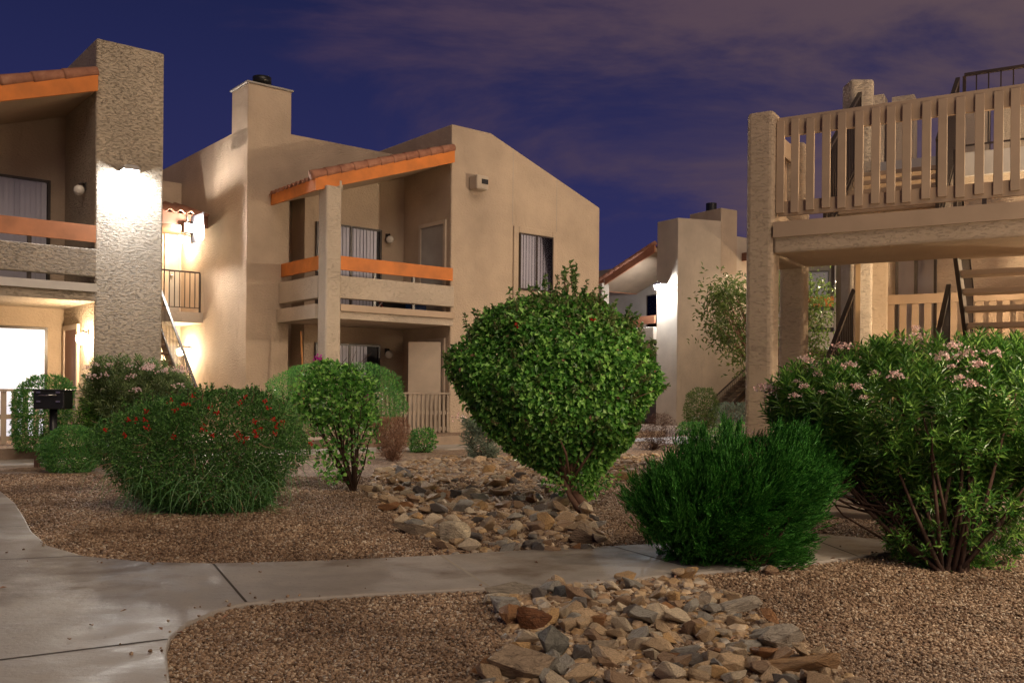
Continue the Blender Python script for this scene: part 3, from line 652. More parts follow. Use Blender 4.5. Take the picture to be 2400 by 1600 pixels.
MB().box(0, 8, -.05, -.01, zr2, zr).build('top_rail', BEIGE_W, ef)
for i in range(44): x = .06 + i * .18; MB().box(x - .05, x + .05, -.005, .03, .9, zr2 + .02).build('slat', BEIGE_W, ef)
MB().box(0, 8, .035, .07, 1.0, 1.15).build('bottom_rail', BEIGE_W, ef)
for px_, w_, lb in ((1984, .27, 'grey stucco post behind the lower stairs, left of the bright wooden post'), (2043, .38, 'broad warm lit stucco post beside the slatted balcony fence')):
    c = FD.w(FD.hb(5.5, px_, 700)[0], 5.5); o = MB().box(c.x - w_ / 2, c.x + w_ / 2, c.y - w_ / 2, c.y + w_ / 2, 0, 4.2).build('stucco_post', STUC_P, None, bevel=.04); tag(o, lb, 'post')
# warm lamps assumed out of sight at the right, added to light stairs and fence
wall_globe(FD.w(4.9, nE, 3.1), -30.7, 'assumed unseen warm globe lamp on the wall of the building behind the stairs', GLOBE_HI, 'lit warm globe wall lamps')  # unseen lamp, assumed from the yellow-lit landing underside
post(Dk, 5.5, 2.45, 0, 4.6); post(Dk, 5.0, 3.95, 0, 2.56)  # posts out of view, added only to carry the two lamps below
wall_globe(FD.w(5.5, 2.30, 3.75), -30.7, 'unseen warm globe lamp on an added post beside the upper stair', emit('unseen_upper_globe', (1.0, .76, .48), 1500), 'lit warm globe wall lamps')  # lamp added out of view to rim-light the pickets, steps and landing
wall_globe(FD.w(4.85, 3.95, 2.2), -30.7 - 90, 'unseen warm globe lamp on an added low post under the stairs', emit('unseen_low_globe', (1.0, .76, .48), 2600), 'lit warm globe wall lamps')  # another out-of-view lamp, added to warm the slat fence and backlight the oleander
fl_ = FD.w(ex0 - .2, nE + .75, 4.30); wl = thing('wall_lamp', fl_, -30.7 - 90, 'assumed large bright warm globe lamp on the side wall of the building behind the stairs', 'wall lamp', 'lit warm globe wall lamps')  # hidden lamp, assumed as the source that brightens the gable wall
MB().box(-.07, .07, -.03, -.002, -.05, .14).build('wall_plate', BRONZE, wl); MB().tube([(0, -.02, .10), (0, -.16, .13)], .025, 10).build('bracket', BRONZE, wl, True)
MB().sphere((0, -.18, -.02), .13).build('lamp_globe', emit('assumed_flood_globe', (1.0, .82, .60), 1800), wl, True)
gl = thing('unseen_lamp', (3.95, 4.5, 0), 0, 'unseen warm globe lamp on an added short post right of the oleander', 'garden lamp')  # out-of-view lamp and post, added to light the gravel at the right
MB().tube([(0, 0, -.02), (0, 0, .04)], .10, 16).tube([(0, 0, .04), (0, 0, 1.95)], .035, 12).tube([(0, 0, 1.95), (0, 0, 2.0)], .07, 14).build('post', BLACK, gl, True)
MB().sphere((0, 0, 2.10), .10).build('lamp_globe', emit('unseen_globe', (1.0, .80, .58), 640), gl, True)
# ================================================================== ground
g = MB(); g.add([(-400, -60, 0), (400, -60, 0), (400, 700, 0), (-400, 700, 0)], [(0, 1, 2, 3)]); tag(g.build('ground', GRAV), kind='structure')
def sheet(name, pts, z0, z1, m, bevel=.012):
    poly = [tuple(gnd(x, y, 0)[:2]) if len(p_) == 2 else p_ for p_ in pts for x, y in [p_[:2]]]
    ar = sum(poly[i][0] * poly[(i + 1) % len(poly)][1] - poly[(i + 1) % len(poly)][0] * poly[i][1] for i in range(len(poly)))
    if ar < 0: poly = poly[::-1]
    o = MB().slab(poly, z0, z1).build(name, m, bevel=bevel); o['kind'] = 'structure'; return o, poly
back = [(-140, 1060), (-40, 1122), (0, 1155), (36, 1185), (58, 1220), (74, 1252), (112, 1286), (200, 1312), (350, 1326), (500, 1329), (700, 1324), (900, 1316), (1030, 1309), (1300, 1293), (1560, 1281), (1760, 1266), (1917, 1258), (2074, 1272), (2300, 1275), (2600, 1268)]
front = [(2600, 1300), (2300, 1300), (2074, 1303), (1980, 1316), (1880, 1330), (1700, 1346), (1600, 1354), (1400, 1373), (1140, 1387), (900, 1399), (700, 1413), (578, 1424), (520, 1437), (440, 1472), (400, 1506), (391, 1540), (397, 1600), (420, 1800), (-900, 1800), (-900, 1300), (-400, 1180)]
PATHP = back + front
path, path_poly = sheet('path', PATHP, -.02, .028, CONC)
def joint(p, q, par=path, w=.014, z=.029, m=DIRT):
    a, b = gnd(*p), gnd(*q); d = (b - a).normalized(); n = Vector((-d.y, d.x, 0)) * w / 2
    MB().add([(*(a - n)[:2], z), (*(b - n)[:2], z), (*(b + n)[:2], z), (*(a + n)[:2], z)], [(0, 1, 2, 3)]).build('joint', m, par)
LJ = paint('joint_pale', (.34, .29, .23), .8)
joint((500, 1331), (577, 1423)); joint((1033, 1311), (1145, 1385), m=LJ, w=.02); joint((0, 1321), (205, 1312)); joint((-300, 1600), (393, 1512), w=.02); joint((0, 1188), (48, 1187)); joint((0, 1243), (72, 1240)); joint((1430, 1287), (1600, 1335)); joint((1880, 1262), (2010, 1312))
# paths further back
sheet('path', [(1840, 1160), (2150, 1175), (2700, 1190), (2700, 1235), (2100, 1225), (1840, 1205)], -.02, .06, CONC)
sheet('path', [(1840, 1128), (2500, 1140), (2500, 1160), (1840, 1148)], -.02, .10, CONC)
pR = [FB.w(a, b) for a, b in ((-16, -3.1), (12, -3.1), (12, -1.95), (-16, -1.95))]
o = MB().slab([(p.x, p.y) for p in pR], -.02, .03).build('path', CONC, bevel=.01); o['kind'] = 'structure'
pR = [FB.w(a, b) for a, b in ((-24, -1.55), (5.4, -1.55), (5.4, 16), (-24, 16))]
pad = MB().slab([(p.x, p.y) for p in pR], -.02, PAD).build('planter_bed', GRAV); pad['kind'] = 'structure'
pk = [FB.w(a, b) for a, b in ((-24, -1.68), (5.53, -1.68), (5.53, -1.553), (-24, -1.553))]
o = MB().slab([(p.x, p.y) for p in pk], -.02, PAD + .015).build('kerb', CONC_B, bevel=.012); o['kind'] = 'structure'
o, _ = sheet('path', [(1535, 1034), (1660, 1034), (1665, 1042), (1530, 1043)], -.02, .02, CONC)
# ---------------------------------------------------------------- gravel
def inside(poly, X, Y):
    r = np.zeros(len(X), bool); n = len(poly)
    for i in range(n):
        x0, y0 = poly[i][:2]; x1, y1 = poly[(i + 1) % n][:2]
        if y0 == y1: continue
        c = ((y0 > Y) != (y1 > Y)) & (X < (x1 - x0) * (Y - y0) / (y1 - y0) + x0); r ^= c
    return r
PHI = (1 + 5 ** .5) / 2
ICO = np.array([(-1, PHI, 0), (1, PHI, 0), (-1, -PHI, 0), (1, -PHI, 0), (0, -1, PHI), (0, 1, PHI), (0, -1, -PHI), (0, 1, -PHI), (PHI, 0, -1), (PHI, 0, 1), (-PHI, 0, -1), (-PHI, 0, 1)]) / math.hypot(1, PHI)
ICF = np.array([(0, 11, 5), (0, 5, 1), (0, 1, 7), (0, 7, 10), (0, 10, 11), (1, 5, 9), (5, 11, 4), (11, 10, 2), (10, 7, 6), (7, 1, 8), (3, 9, 4), (3, 4, 2), (3, 2, 6), (3, 6, 8), (3, 8, 9), (4, 9, 5), (2, 4, 11), (6, 2, 10), (8, 6, 7), (9, 8, 1)])
def pebbles(X, Y, Z, r, name):
    n = len(X); V = ICO[None] * rng.uniform(.75, 1.2, (n, 12, 1)) * (rng.uniform(.6, 1.25, (n, 1, 3)))
    a = rng.uniform(0, 2 * math.pi, n); ca, sa = np.cos(a)[:, None], np.sin(a)[:, None]
    t = rng.uniform(-.6, .6, n); ct, st = np.cos(t)[:, None], np.sin(t)[:, None]
    y = V[:, :, 1] * ct - V[:, :, 2] * st; z = V[:, :, 1] * st + V[:, :, 2] * ct; x = V[:, :, 0]
    V = np.stack([x * ca - y * sa, x * sa + y * ca, z * .8], 2) * r[:, None, None] + np.stack([X, Y, Z], 1)[:, None]
    Fc = (ICF[None] + (np.arange(n) * 12)[:, None, None]).reshape(-1, 3)
    o = np_mesh(name, V.reshape(-1, 3), Fc, PEB); return o
def scatter(n, y0, y1, fall):
    u = rng.uniform(0, 1, n); Y = y0 * (y1 / y0) ** u if fall else rng.uniform(y0, y1, n)
    X = rng.uniform(-.60, .60, n) * Y; return X, Y
X, Y = scatter(230000, 3.3, 12, True)
onp = inside(path_poly, X, Y); X, Y = X[~onp], Y[~onp]
r = rng.uniform(.0055, .0115, len(X)) * np.clip(.9 + (Y - 4) * .06, .9, 1.5)
o = pebbles(X, Y, r * .3 + rng.uniform(0, .008, len(X)), r, 'gravel'); tag(o, 'brown crushed stone gravel covering the beds', 'gravel', kind='stuff')
# stray pebbles on the path near its front edge
X, Y = scatter(26000, 3.5, 7.0, True); onp = inside(path_poly, X, Y); X, Y = X[onp], Y[onp]
pe = np.array([tuple(p_[:2]) for p_ in [gnd(*q) for q in [(2074, 1303), (1880, 1330), (1600, 1354), (1400, 1373), (1140, 1387), (900, 1399), (700, 1413), (578, 1424), (520, 1437), (440, 1472), (400, 1506), (391, 1540), (397, 1600), (112, 1286), (74, 1252), (58, 1220), (200, 1312), (275, 1320), (350, 1326), (430, 1328), (500, 1329), (600, 1327), (700, 1324), (800, 1320), (900, 1316), (1030, 1309), (1160, 1300), (1300, 1293), (1430, 1288)]]])
dm = np.min(np.hypot(X[:, None] - pe[None, :, 0], Y[:, None] - pe[None, :, 1]), axis=1); keep = rng.uniform(0, 1, len(X)) < np.exp(-dm * 13) * .16
X, Y = X[keep], Y[keep]; o = pebbles(X, Y, np.full(len(X), .032), rng.uniform(.005, .011, len(X)), 'stray_gravel'); tag(o, 'stray gravel bits scattered on the concrete path', 'gravel', kind='stuff')
# ---------------------------------------------------------------- rocks
def _unused(): pass
def _rock_old(seed, cuts=9, angular=True):
    r_ = random.Random(seed); bm = bmesh.new(); bmesh.ops.create_icosphere(bm, subdivisions=3, radius=1.0)
    pl = []
    for i in range(cuts if angular else 4):
        n = Vector((r_.gauss(0, 1), r_.gauss(0, 1), r_.gauss(0, 1))).normalized(); pl.append((n, r_.uniform(.42, .75) if angular else r_.uniform(.75, .9)))
    for v in bm.verts:
        c = v.co.copy()
        for n, d in pl:
            k_ = c.dot(n)
            if k_ > d: c -= n * (k_ - d) * .97
        c += Vector((r_.uniform(-1, 1), r_.uniform(-1, 1), r_.uniform(-1, 1))) * .018
        v.co = c
    me = bpy.data.meshes.new('rock'); bm.to_mesh(me); bm.free(); me.materials.append(ROCK)
    return me
def rock_mesh(seed, n=12, angular=True):
    r_ = random.Random(seed); bm = bmesh.new()
    for i in range(n + (8 if not angular else 0)):
        v = Vector((r_.gauss(0, 1), r_.gauss(0, 1), r_.gauss(0, 1))).normalized() * r_.uniform(.82, 1.08); bm.verts.new(v)
    bmesh.ops.convex_hull(bm, input=bm.verts); bmesh.ops.delete(bm, geom=[v for v in bm.verts if not v.link_faces], context='VERTS')
    bmesh.ops.bevel(bm, geom=bm.edges[:], offset=.04 if angular else .10, segments=1, affect='EDGES')
    bmesh.ops.triangulate(bm, faces=bm.faces[:]); bmesh.ops.subdivide_edges(bm, edges=bm.edges[:], cuts=1)
    for v in bm.verts: v.co += Vector((r_.uniform(-1, 1), r_.uniform(-1, 1), r_.uniform(-1, 1))) * .034
    bmesh.ops.triangulate(bm, faces=bm.faces[:])
    me = bpy.data.meshes.new('rock'); bm.to_mesh(me); bm.free(); me.materials.append(ROCK)
    return me
RM = [rock_mesh(i, 10 + i % 7) for i in range(16)] + [rock_mesh(50 + i, 4, False) for i in range(5)]
bed1 = [gnd(*p) for p in [(860, 1150), (880, 1105), (960, 1080), (1100, 1068), (1300, 1075), (1480, 1070), (1540, 1060), (1545, 1110), (1480, 1125), (1400, 1135), (1345, 1165), (1400, 1225), (1425, 1270), (1420, 1292), (1240, 1300), (1060, 1304), (1000, 1270), (930, 1225), (890, 1190)]]
bed2 = [gnd(*p) for p in [(1145, 1392), (1300, 1380), (1480, 1366), (1640, 1352), (1680, 1378), (1745, 1420), (1790, 1460), (1880, 1520), (1970, 1560), (2040, 1640), (1120, 1640), (1160, 1540), (1190, 1480), (1150, 1430)]]
def place(poly, rmin, rmax, want, sc):
    xs = [p.x for p in poly]; ys = [p.y for p in poly]; out = []
    pp = [tuple(p[:2]) for p in poly]; tries = 0; rad = rmax
    while len(out) < want and tries < 60000:
        tries += 1; rad = rmin + (rmax - rmin) * max(0, 1 - len(out) / want) ** 2.2
        x, y = random.uniform(min(xs), max(xs)), random.uniform(min(ys), max(ys))
        if not inside(pp, np.array([x]), np.array([y]))[0]: continue
        r = rad * random.uniform(.8, 1.15)
        if any((x - o[0]) ** 2 + (y - o[1]) ** 2 < ((r + o[2]) * sc) ** 2 for o in out): continue
        out.append((x, y, r))
    return out
RCOL = {'tan': (.55, .40, .25), 'cream': (.66, .55, .40), 'grey': (.36, .34, .30), 'dark': (.16, .14, .125), 'rusty': (.38, .19, .08), 'ochre': (.58, .37, .17), 'brown': (.36, .24, .15)}
def rocklab(x, y, grp):
    cn = random.choices(list(RCOL), (7, 4, 4, 2, 2, 3, 4))[0]; px_ = 1200 + x / y * 2200; py_ = 920 + 2420 / y
    if grp == G1: w_ = ('far ' if py_ < 1120 else 'middle ' if py_ < 1210 else 'near ') + ('left' if px_ < 1080 else 'right' if px_ > 1260 else 'centre') + ' part of the rock bed behind the path'
    else: w_ = ('far ' if py_ < 1440 else 'middle ' if py_ < 1520 else 'near ') + ('left' if px_ < 1350 else 'right' if px_ > 1600 else 'centre') + ' part of the foreground rock bed'
    return cn, cn + ' weathered rock in the ' + w_
def put_rock(x, y, r, label, group, me=None, z=None, mt=None):
    o = bpy.data.objects.new('rock', me or random.choice(RM)); C.objects.link(o)
    fl = random.uniform(.50, .85); o.scale = (r * random.uniform(1.1, 1.6), r * random.uniform(.8, 1.1), r * fl)
    o.rotation_euler = (random.uniform(-.5, .5), random.uniform(-.5, .5), random.uniform(0, 6.28)); o.location = (x, y, r * fl * random.uniform(.5, .95) + .01)
    if label is None: cn, label = rocklab(x, y, group); jf = random.uniform(.8, 1.2); o.color = (*[c_ * jf for c_ in RCOL[cn]], 1)
    return tag(o, label, 'rock', group)
G1 = 'rocks of the dry stream bed behind the path'; G2 = 'rocks of the dry stream bed in the foreground'
R1 = place(bed1, .030, .092, 1250, .48); R2 = place(bed2, .018, .064, 760, .47)
R1.sort(key=lambda o: -o[2] / o[1]); R2.sort(key=lambda o: -o[2] / o[1])
special = {}
def spec_rock(px, py, r, col, lb, grp, sx=1.3, sy=.9, sz=.75, rz=0, mi=0):
    p = gnd(px, py); r = r * .82; m, t, b = mat('special_rock_' + str(len(special))); co = objco(t)
    n = noise(t, co, 3, 6, .65, (1, 1, 2.4), .9); c = ramp(t, [(0.3, tuple(c_ * .45 for c_ in col)), (0.5, col), (0.75, tuple(min(1, c_ * 1.4) for c_ in col))]); t.links.new(n, c.inputs[0]); t.links.new(c.outputs[0], b.inputs['Base Color']); b.inputs['Roughness'].default_value = .65
    pb = bump(t, None, n, .6, .05); bump(t, b, noise(t, co, 12, 4, .6), .6, .03, pb)
    me = RM[mi].copy(); me.materials.clear(); me.materials.append(m); o = put_rock(p.x, p.y + r * .5, r, lb, grp, me); o.scale = (r * sx, r * sy, r * sz); o.rotation_euler = (random.uniform(-.2, .2), random.uniform(-.2, .2), rz); o.location.z = r * sz * .55
    special[len(special)] = (p.x, p.y + r * .5, r)
spec_rock(1062, 1275, .165, (.56, .47, .34), 'large pale boulder at the near left corner of the rock bed, touching the path', G1, 1.15, .95, .9, .3, 17)
spec_rock(1372, 1275, .15, (.30, .21, .14), 'broad brown striped rock at the near right corner of the rock bed behind the path', G1, 1.4, .9, .8, .2, 3)
spec_rock(1165, 1135, .15, (.62, .52, .38), 'pale cream boulder in the middle of the rear rock bed', G1, 1.1, .9, .85, .8, 18)
spec_rock(940, 1120, .15, (.25, .25, .26), 'grey striped rock at the far left end of the rear rock bed', G1, 1.2, .8, .9, .4, 7)
spec_rock(985, 1255, .16, (.33, .25, .17), 'long low flat rock at the left edge of the rear rock bed beside the gravel', G1, 2.0, .6, .5, -.4, 2)
spec_rock(1460, 1125, .13, (.42, .27, .12), 'orange tan rock right of the leaning trunk at the far end of the bed', G1, 1.5, .9, .8, 0, 4)
spec_rock(1250, 1480, .105, (.20, .075, .025), 'rust brown glossy block at the left side of the foreground rock bed', G2, 1.2, .9, 1.0, .1, 6)
spec_rock(1285, 1550, .115, (.20, .19, .16), 'dark grey cracked boulder below the rust brown block', G2, 1.0, .9, 1.05, .9, 8)
spec_rock(1215, 1605, .14, (.38, .28, .19), 'big tan rock at the bottom left corner of the foreground bed', G2, 1.4, .9, .8, .1, 9)
spec_rock(1210, 1400, .13, (.34, .29, .23), 'wide pale slab at the upper left of the foreground bed by the path', G2, 1.6, .8, .55, .1, 10)
spec_rock(1320, 1405, .075, (.085, .085, .09), 'black grey stone at the path edge of the foreground bed', G2, 1.1, .8, .9, .5, 11)
spec_rock(1735, 1440, .12, (.42, .36, .29), 'long pale wedge of rock at the right edge of the foreground bed', G2, 1.7, .7, .6, .4, 12)
spec_rock(1835, 1525, .12, (.43, .37, .30), 'large whitish rock at the lower right of the foreground bed', G2, 1.5, .8, .7, .5, 13)
spec_rock(1900, 1590, .15, (.38, .22, .10), 'orange veined slab at the bottom right end of the foreground bed', G2, 1.9, .9, .45, -.2, 14)
spec_rock(1805, 1350, .07, (.40, .25, .15), 'tan stone lying against the base of the juniper', G2, 1.2, .9, .9, .2, 15)
SP = list(special.values())
rest = []
def clash(x, y, r): return any((x - a) ** 2 + (y - b) ** 2 < ((r + c) * .6) ** 2 for a, b, c in SP)
def rocks(R, cap, grp, where):
    n = 0
    for x, y, r in R:
        if clash(x, y, r): continue
        if n < cap: put_rock(x, y, r, None, grp); n += 1
        else: rest.append((x, y, r))
rocks(R1, 150, G1, ''); rocks(R2, 130, G2, '')
# small rubble filling the gaps
V = []; Fc = []; vo = 0; base = [(np.array([v.co[:] for v in m_.vertices]), np.array([p.vertices[:] for p in m_.polygons])) for m_ in RM]
extra = []
for poly, n_, lo, hi in ((bed1, 1500, .022, .05), (bed2, 1500, .012, .032)):
    xs = [p.x for p in poly]; ys = [p.y for p in poly]; pp = [tuple(p[:2]) for p in poly]
    X = rng.uniform(min(xs), max(xs), n_ * 3); Y = rng.uniform(min(ys), max(ys), n_ * 3); ok = inside(pp, X, Y)
    for x, y in list(zip(X[ok], Y[ok]))[:n_]: extra.append((x, y, random.uniform(lo, hi)))
# coarse mesh for the small ones
for x, y, r in rest + extra:
    bv, bf = base[random.randrange(len(base))] if r > .05 else (None, None)
    if bv is None:
        bv = ICO * rng.uniform(.7, 1.2, (12, 1)); bf = ICF
    a = random.uniform(0, 6.28); M = np.array([[math.cos(a), -math.sin(a), 0], [math.sin(a), math.cos(a), 0], [0, 0, 1]])
    s_ = np.array([r * random.uniform(1, 1.4), r * random.uniform(.8, 1), r * random.uniform(.5, .8)])
    q = (bv * s_) @ M.T + np.array([x, y, r * .3]); V.append(q); Fc.append(bf + vo); vo += len(q)
o = np_mesh('rubble', np.concatenate(V), np.concatenate(Fc), ROCK_S); tag(o, 'small rubble filling the gaps of the dry stream beds', 'rubble', kind='stuff')
# ================================================================== planting kit
def leaves(P, D, Nn, L, Wd, fold=.25, tip=.5):
    """diamond leaves: P base, D direction, Nn normal, arrays"""
    n = len(P); L = np.broadcast_to(L, n)[:, None]; Wd = np.broadcast_to(Wd, n)[:, None]
    D = D / np.linalg.norm(D, axis=1, keepdims=True); Sd = np.cross(D, Nn); Sd /= np.linalg.norm(Sd, axis=1, keepdims=True) + 1e-9; Nn = np.cross(Sd, D)
    a = P; m = P + D * L * tip; l = m - Sd * Wd * .5 + Nn * Wd * fold; r = m + Sd * Wd * .5 + Nn * Wd * fold; t = P + D * L - Nn * L * .12
    V = np.stack([a, r, t, l], 1).reshape(-1, 3); i = np.arange(n)[:, None] * 4
    Fc = np.concatenate([i + np.array([[0, 1, 2]]), i + np.array([[0, 2, 3]])], 0)
    return V, Fc
def unit(n): d = rng.normal(size=(n, 3)); return d / np.linalg.norm(d, axis=1, keepdims=True)
def nz3(P, f, seed):   # cheap smooth lump field
    a = np.sin(P[:, 0] * f + seed) * np.cos(P[:, 1] * f * 1.3 + seed * 2) + np.sin(P[:, 2] * f * 1.1 + seed * 3 + P[:, 0] * f * .5); return a * .5
class Crown:
    """rows: (py, xleft, xright) outline of the crown in the photo, turned into a round body at distance Y"""
    def __init__(s, rows, Y, depth=1.0, lump=.06, seed=1):
        s.Y = Y; s.depth = depth; s.lump = lump; s.seed = seed
        rows = sorted(rows, key=lambda r: -r[0]); zs = []; cx = []; hw = []
        for py, a, b in rows:
            p, q = at(a, py, Y), at(b, py, Y); zs.append((p.z + q.z) / 2); cx.append((p.x + q.x) / 2); hw.append((q.x - p.x) / 2)
        s.z = np.array(zs); s.cx = np.array(cx); s.hw = np.array(hw)
    def front(s, px, py, out=.02):
        Y = s.Y
        for _ in range(6):
            p = at(px, py, Y); hw = np.interp(p.z, s.z, s.hw); cx = np.interp(p.z, s.z, s.cx); q = max(0.0, 1 - ((p.x - cx) / hw) ** 2)
            Y = s.Y - hw * s.depth * math.sqrt(q) * 1.0 - out
        return at(px, py, Y)
    def sample(s, n, shell=.78, power=1.0):
        w = s.hw.copy(); zz = np.linspace(s.z[0], s.z[-1], 200); ww = np.interp(zz, s.z, w); cdf = np.cumsum(ww + .02); cdf /= cdf[-1]
        z = np.interp(rng.uniform(0, 1, n), cdf, zz) ; th = rng.uniform(0, 2 * math.pi, n)
        rr = shell + (1 - shell) * rng.uniform(0, 1, n) ** power
        hw = np.interp(z, s.z, s.hw); cx = np.interp(z, s.z, s.cx)
        P = np.stack([cx + hw * rr * np.cos(th), s.Y + hw * rr * np.sin(th) * s.depth, z], 1)
        P[:, :2] += ((P[:, :2] - np.stack([cx, np.full(n, s.Y)], 1)) * (nz3(P, 9, s.seed) * s.lump)[:, None])
        # outward normal with slope of the profile
        dz = .02; dh = (np.interp(z + dz, s.z, s.hw) - np.interp(z - dz, s.z, s.hw)) / (2 * dz)
        Nn = np.stack([np.cos(th), np.sin(th), -dh], 1); Nn /= np.linalg.norm(Nn, axis=1, keepdims=True)
        return P, Nn, rr
def foliage(name, cr_, n, L, Wd, m, par, shell=.7, power=.6, up=.3, spread=.7, droop=0, loc=None, flat=.5, ztop=None):
    P, Nn, rr = cr_.sample(n, shell, power)
    if ztop is not None: k_ = rng.uniform(0, 1, n) < np.clip((P[:, 2] - ztop[0] + nz3(P, 6, 2) * .25) / (ztop[1] - ztop[0]), 0, 1) ** 1.6; P, Nn = P[k_], Nn[k_]; n = len(P)
    D = Nn * spread + unit(n) * .8 + np.array([0, 0, up - droop]); Nf = Nn * flat + unit(n) * .6 + np.array([0, 0, .3])
    if loc is not None: P = P - np.array(loc)
    V, Fc = leaves(P, D, Nf, L * rng.uniform(.6, 1.25, n), Wd * rng.uniform(.7, 1.2, n)); return np_mesh(name, V, Fc, m, par)
def limbs(par, base, cr_, n, r0, m, loc, reach=.9, sub=2, name='stem', wob=.06, split=.35):
    mb = MB(); P, _, _ = cr_.sample(n, .5, 1); base = Vector(base)
    for p in P:
        p = Vector(p); k_ = base.lerp(p, split) + Vector((random.uniform(-wob, wob), random.uniform(-wob, wob), random.uniform(0, wob)))
        k2 = base.lerp(p, .7) + Vector((random.uniform(-wob, wob), random.uniform(-wob, wob), random.uniform(-wob, wob)))
        e = base.lerp(p, reach); rr = r0 * random.uniform(.6, 1)
        b0 = base + Vector((random.uniform(-1, 1), random.uniform(-1, 1), 0)) * r0
        mb.tube([b0 - Vector(loc), k_ - Vector(loc), k2 - Vector(loc), e - Vector(loc)], [rr, rr * .7, rr * .45, rr * .2], 6)
        for _ in range(sub):
            q = k2 + (e - k2) * random.random(); e2 = q + Vector((random.uniform(-1, 1), random.uniform(-1, 1), random.uniform(-.1, 1))) * (p - base).length * .22
            mb.tube([q - Vector(loc), e2 - Vector(loc)], [rr * .35, rr * .12], 5)
    return mb.build(name, m, par, True)
def shrub(name, label, cat, base, group=None):
    return thing(name, base, 0, label, cat, group)
# ---- big leaning shrub in the centre
bt = gnd(1378, 1203); Yb = bt.y
rowsB = [(1118, 1290, 1410), (1090, 1240, 1440), (1060, 1190, 1462), (1030, 1150, 1485), (990, 1105, 1515), (955, 1075, 1535), (910, 1056, 1550), (870, 1048, 1553), (830, 1055, 1545), (795, 1072, 1528), (762, 1095, 1495), (738, 1125, 1460), (716, 1170, 1428), (698, 1230, 1400)]
rowsB = [(a_, b_ + 14, c_ - 14) for a_, b_, c_ in rowsB]; cb = Crown(rowsB, Yb + .25, .72, .10, 3); T = shrub('hibiscus_shrub', 'big round broad leaved shrub on a short leaning trunk in the centre, behind the rocks', 'shrub', bt)
lc = tuple(bt)
foliage('foliage', cb, 21000, .056, .040, L_BIG, T, .80, .7, -.25, .45, .25, lc, .9)
foliage('inner_foliage', cb, 9000, .060, .045, L_BIG, T, .45, .9, .1, .5, 0, lc, .5)
foliage('young_shoots', cb, 16000, .052, .030, L_YEL, T, .90, .8, .5, .4, 0, lc, .5, (1.45, 2.15))
foliage('dead_leaves', cb, 420, .045, .03, L_DRY, T, .8, .8, -.2, .3, .3, lc, .5)
foliage('lower_sprays', Crown([(1165, 1325, 1400), (1135, 1275, 1445), (1100, 1240, 1455)], Yb + .1, .7, .1, 2), 650, .05, .035, L_BIG, T, .2, 1, 0, .4, .2, lc, .5)
# wispy shoots on the top outline
mbs = MB(); VV = []; FF_ = []; vo = 0; SHO = []
for px_, py_, tpx, tpy in ((1125, 770, 1105, 730), (1195, 735, 1192, 685), (1250, 700, 1240, 672), (1275, 705, 1278, 655), (1320, 690, 1330, 640), (1345, 680, 1350, 628), (1365, 690, 1378, 665), (1460, 765, 1480, 728), (1495, 800, 1512, 770), (1400, 715, 1412, 690), (1160, 760, 1150, 725), (1300, 690, 1305, 662), (1225, 720, 1215, 690), (1350, 690, 1345, 640), (1330, 680, 1322, 655), (1385, 700, 1388, 680), (1430, 730, 1440, 706), (1100, 780, 1085, 752), (1475, 770, 1490, 748), (1520, 830, 1535, 800), (1265, 710, 1262, 668), (1290, 700, 1295, 675), (1340, 660, 1338, 632)):
    SHO.append((at(px_, py_ + 10, Yb + .15), at(tpx + random.uniform(-6, 6), tpy - random.uniform(2, 16), Yb + .15 + random.uniform(-.2, .2))))
SP_, SN_, _ = cb.sample(150, .97, 1)
for p_, n_ in zip(SP_, SN_):
    if p_[2] < .75: continue
    d_ = Vector(n_) * .8 + Vector((random.uniform(-.3, .3), random.uniform(-.3, .3), .7)); SHO.append((Vector(p_), Vector(p_) + d_.normalized() * random.uniform(.04, .12)))
for a, b in SHO:
    mbs.tube([a - bt, b - bt], [.005, .002], 5)
    nL = int(8 + (b - a).length * 110); tt = rng.uniform(0, 1, nL); P = np.array(a)[None] * (1 - tt[:, None]) + np.array(b)[None] * tt[:, None] - np.array(lc); D = unit(nL) + np.array([0, 0, .3]); V, Fc = leaves(P, D, unit(nL) + np.array([0, 0, .8]), .05 * rng.uniform(.6, 1.1, nL), .028)
    VV.append(V); FF_.append(Fc + vo); vo += len(V)
sh = mbs.build('top_shoots', BARK, T); np_mesh('shoot_leaves', np.concatenate(VV), np.concatenate(FF_), L_YELG, sh)
tk = MB(); kk = at(1345, 1150, Yb) - bt; ke = at(1310, 1110, Yb + .05) - bt
tk.tube([(0, 0, -.03), tuple(Vector((0, 0, 0)).lerp(kk, .5) + Vector((.01, 0, 0))), tuple(kk), tuple(ke)], [.062, .045, .036, .028], 10)
tk.tube([(-.05, -.02, -.02), tuple(at(1335, 1160, Yb - .05) - bt), tuple(at(1322, 1120, Yb) - bt)], [.035, .024, .018], 8)
tk.build('trunk', BARK, T, True); limbs(T, at(1335, 1130, Yb), cb, 34, .018, BARK, lc, .92)
def blossom(par, p, s, m, n=14, name='flower', loc=(0, 0, 0)):
    P = rng.normal(size=(n, 3)) * s * .28 + np.array(p) - np.array(loc); P[:, 2] = P[:, 2] * 1.0
    D = unit(n) + np.array([0, -.3, .5]); V, Fc = leaves(P, D, unit(n) + np.array([0, -.8, .6]), s * .55, s * .5, .15, .6); return np_mesh(name, V, Fc, m, par)
for px_, py_ in ((1388, 752), (1209, 763)): blossom(T, cb.front(px_, py_, .06), .045, PET_R, 8, 'flower', lc)
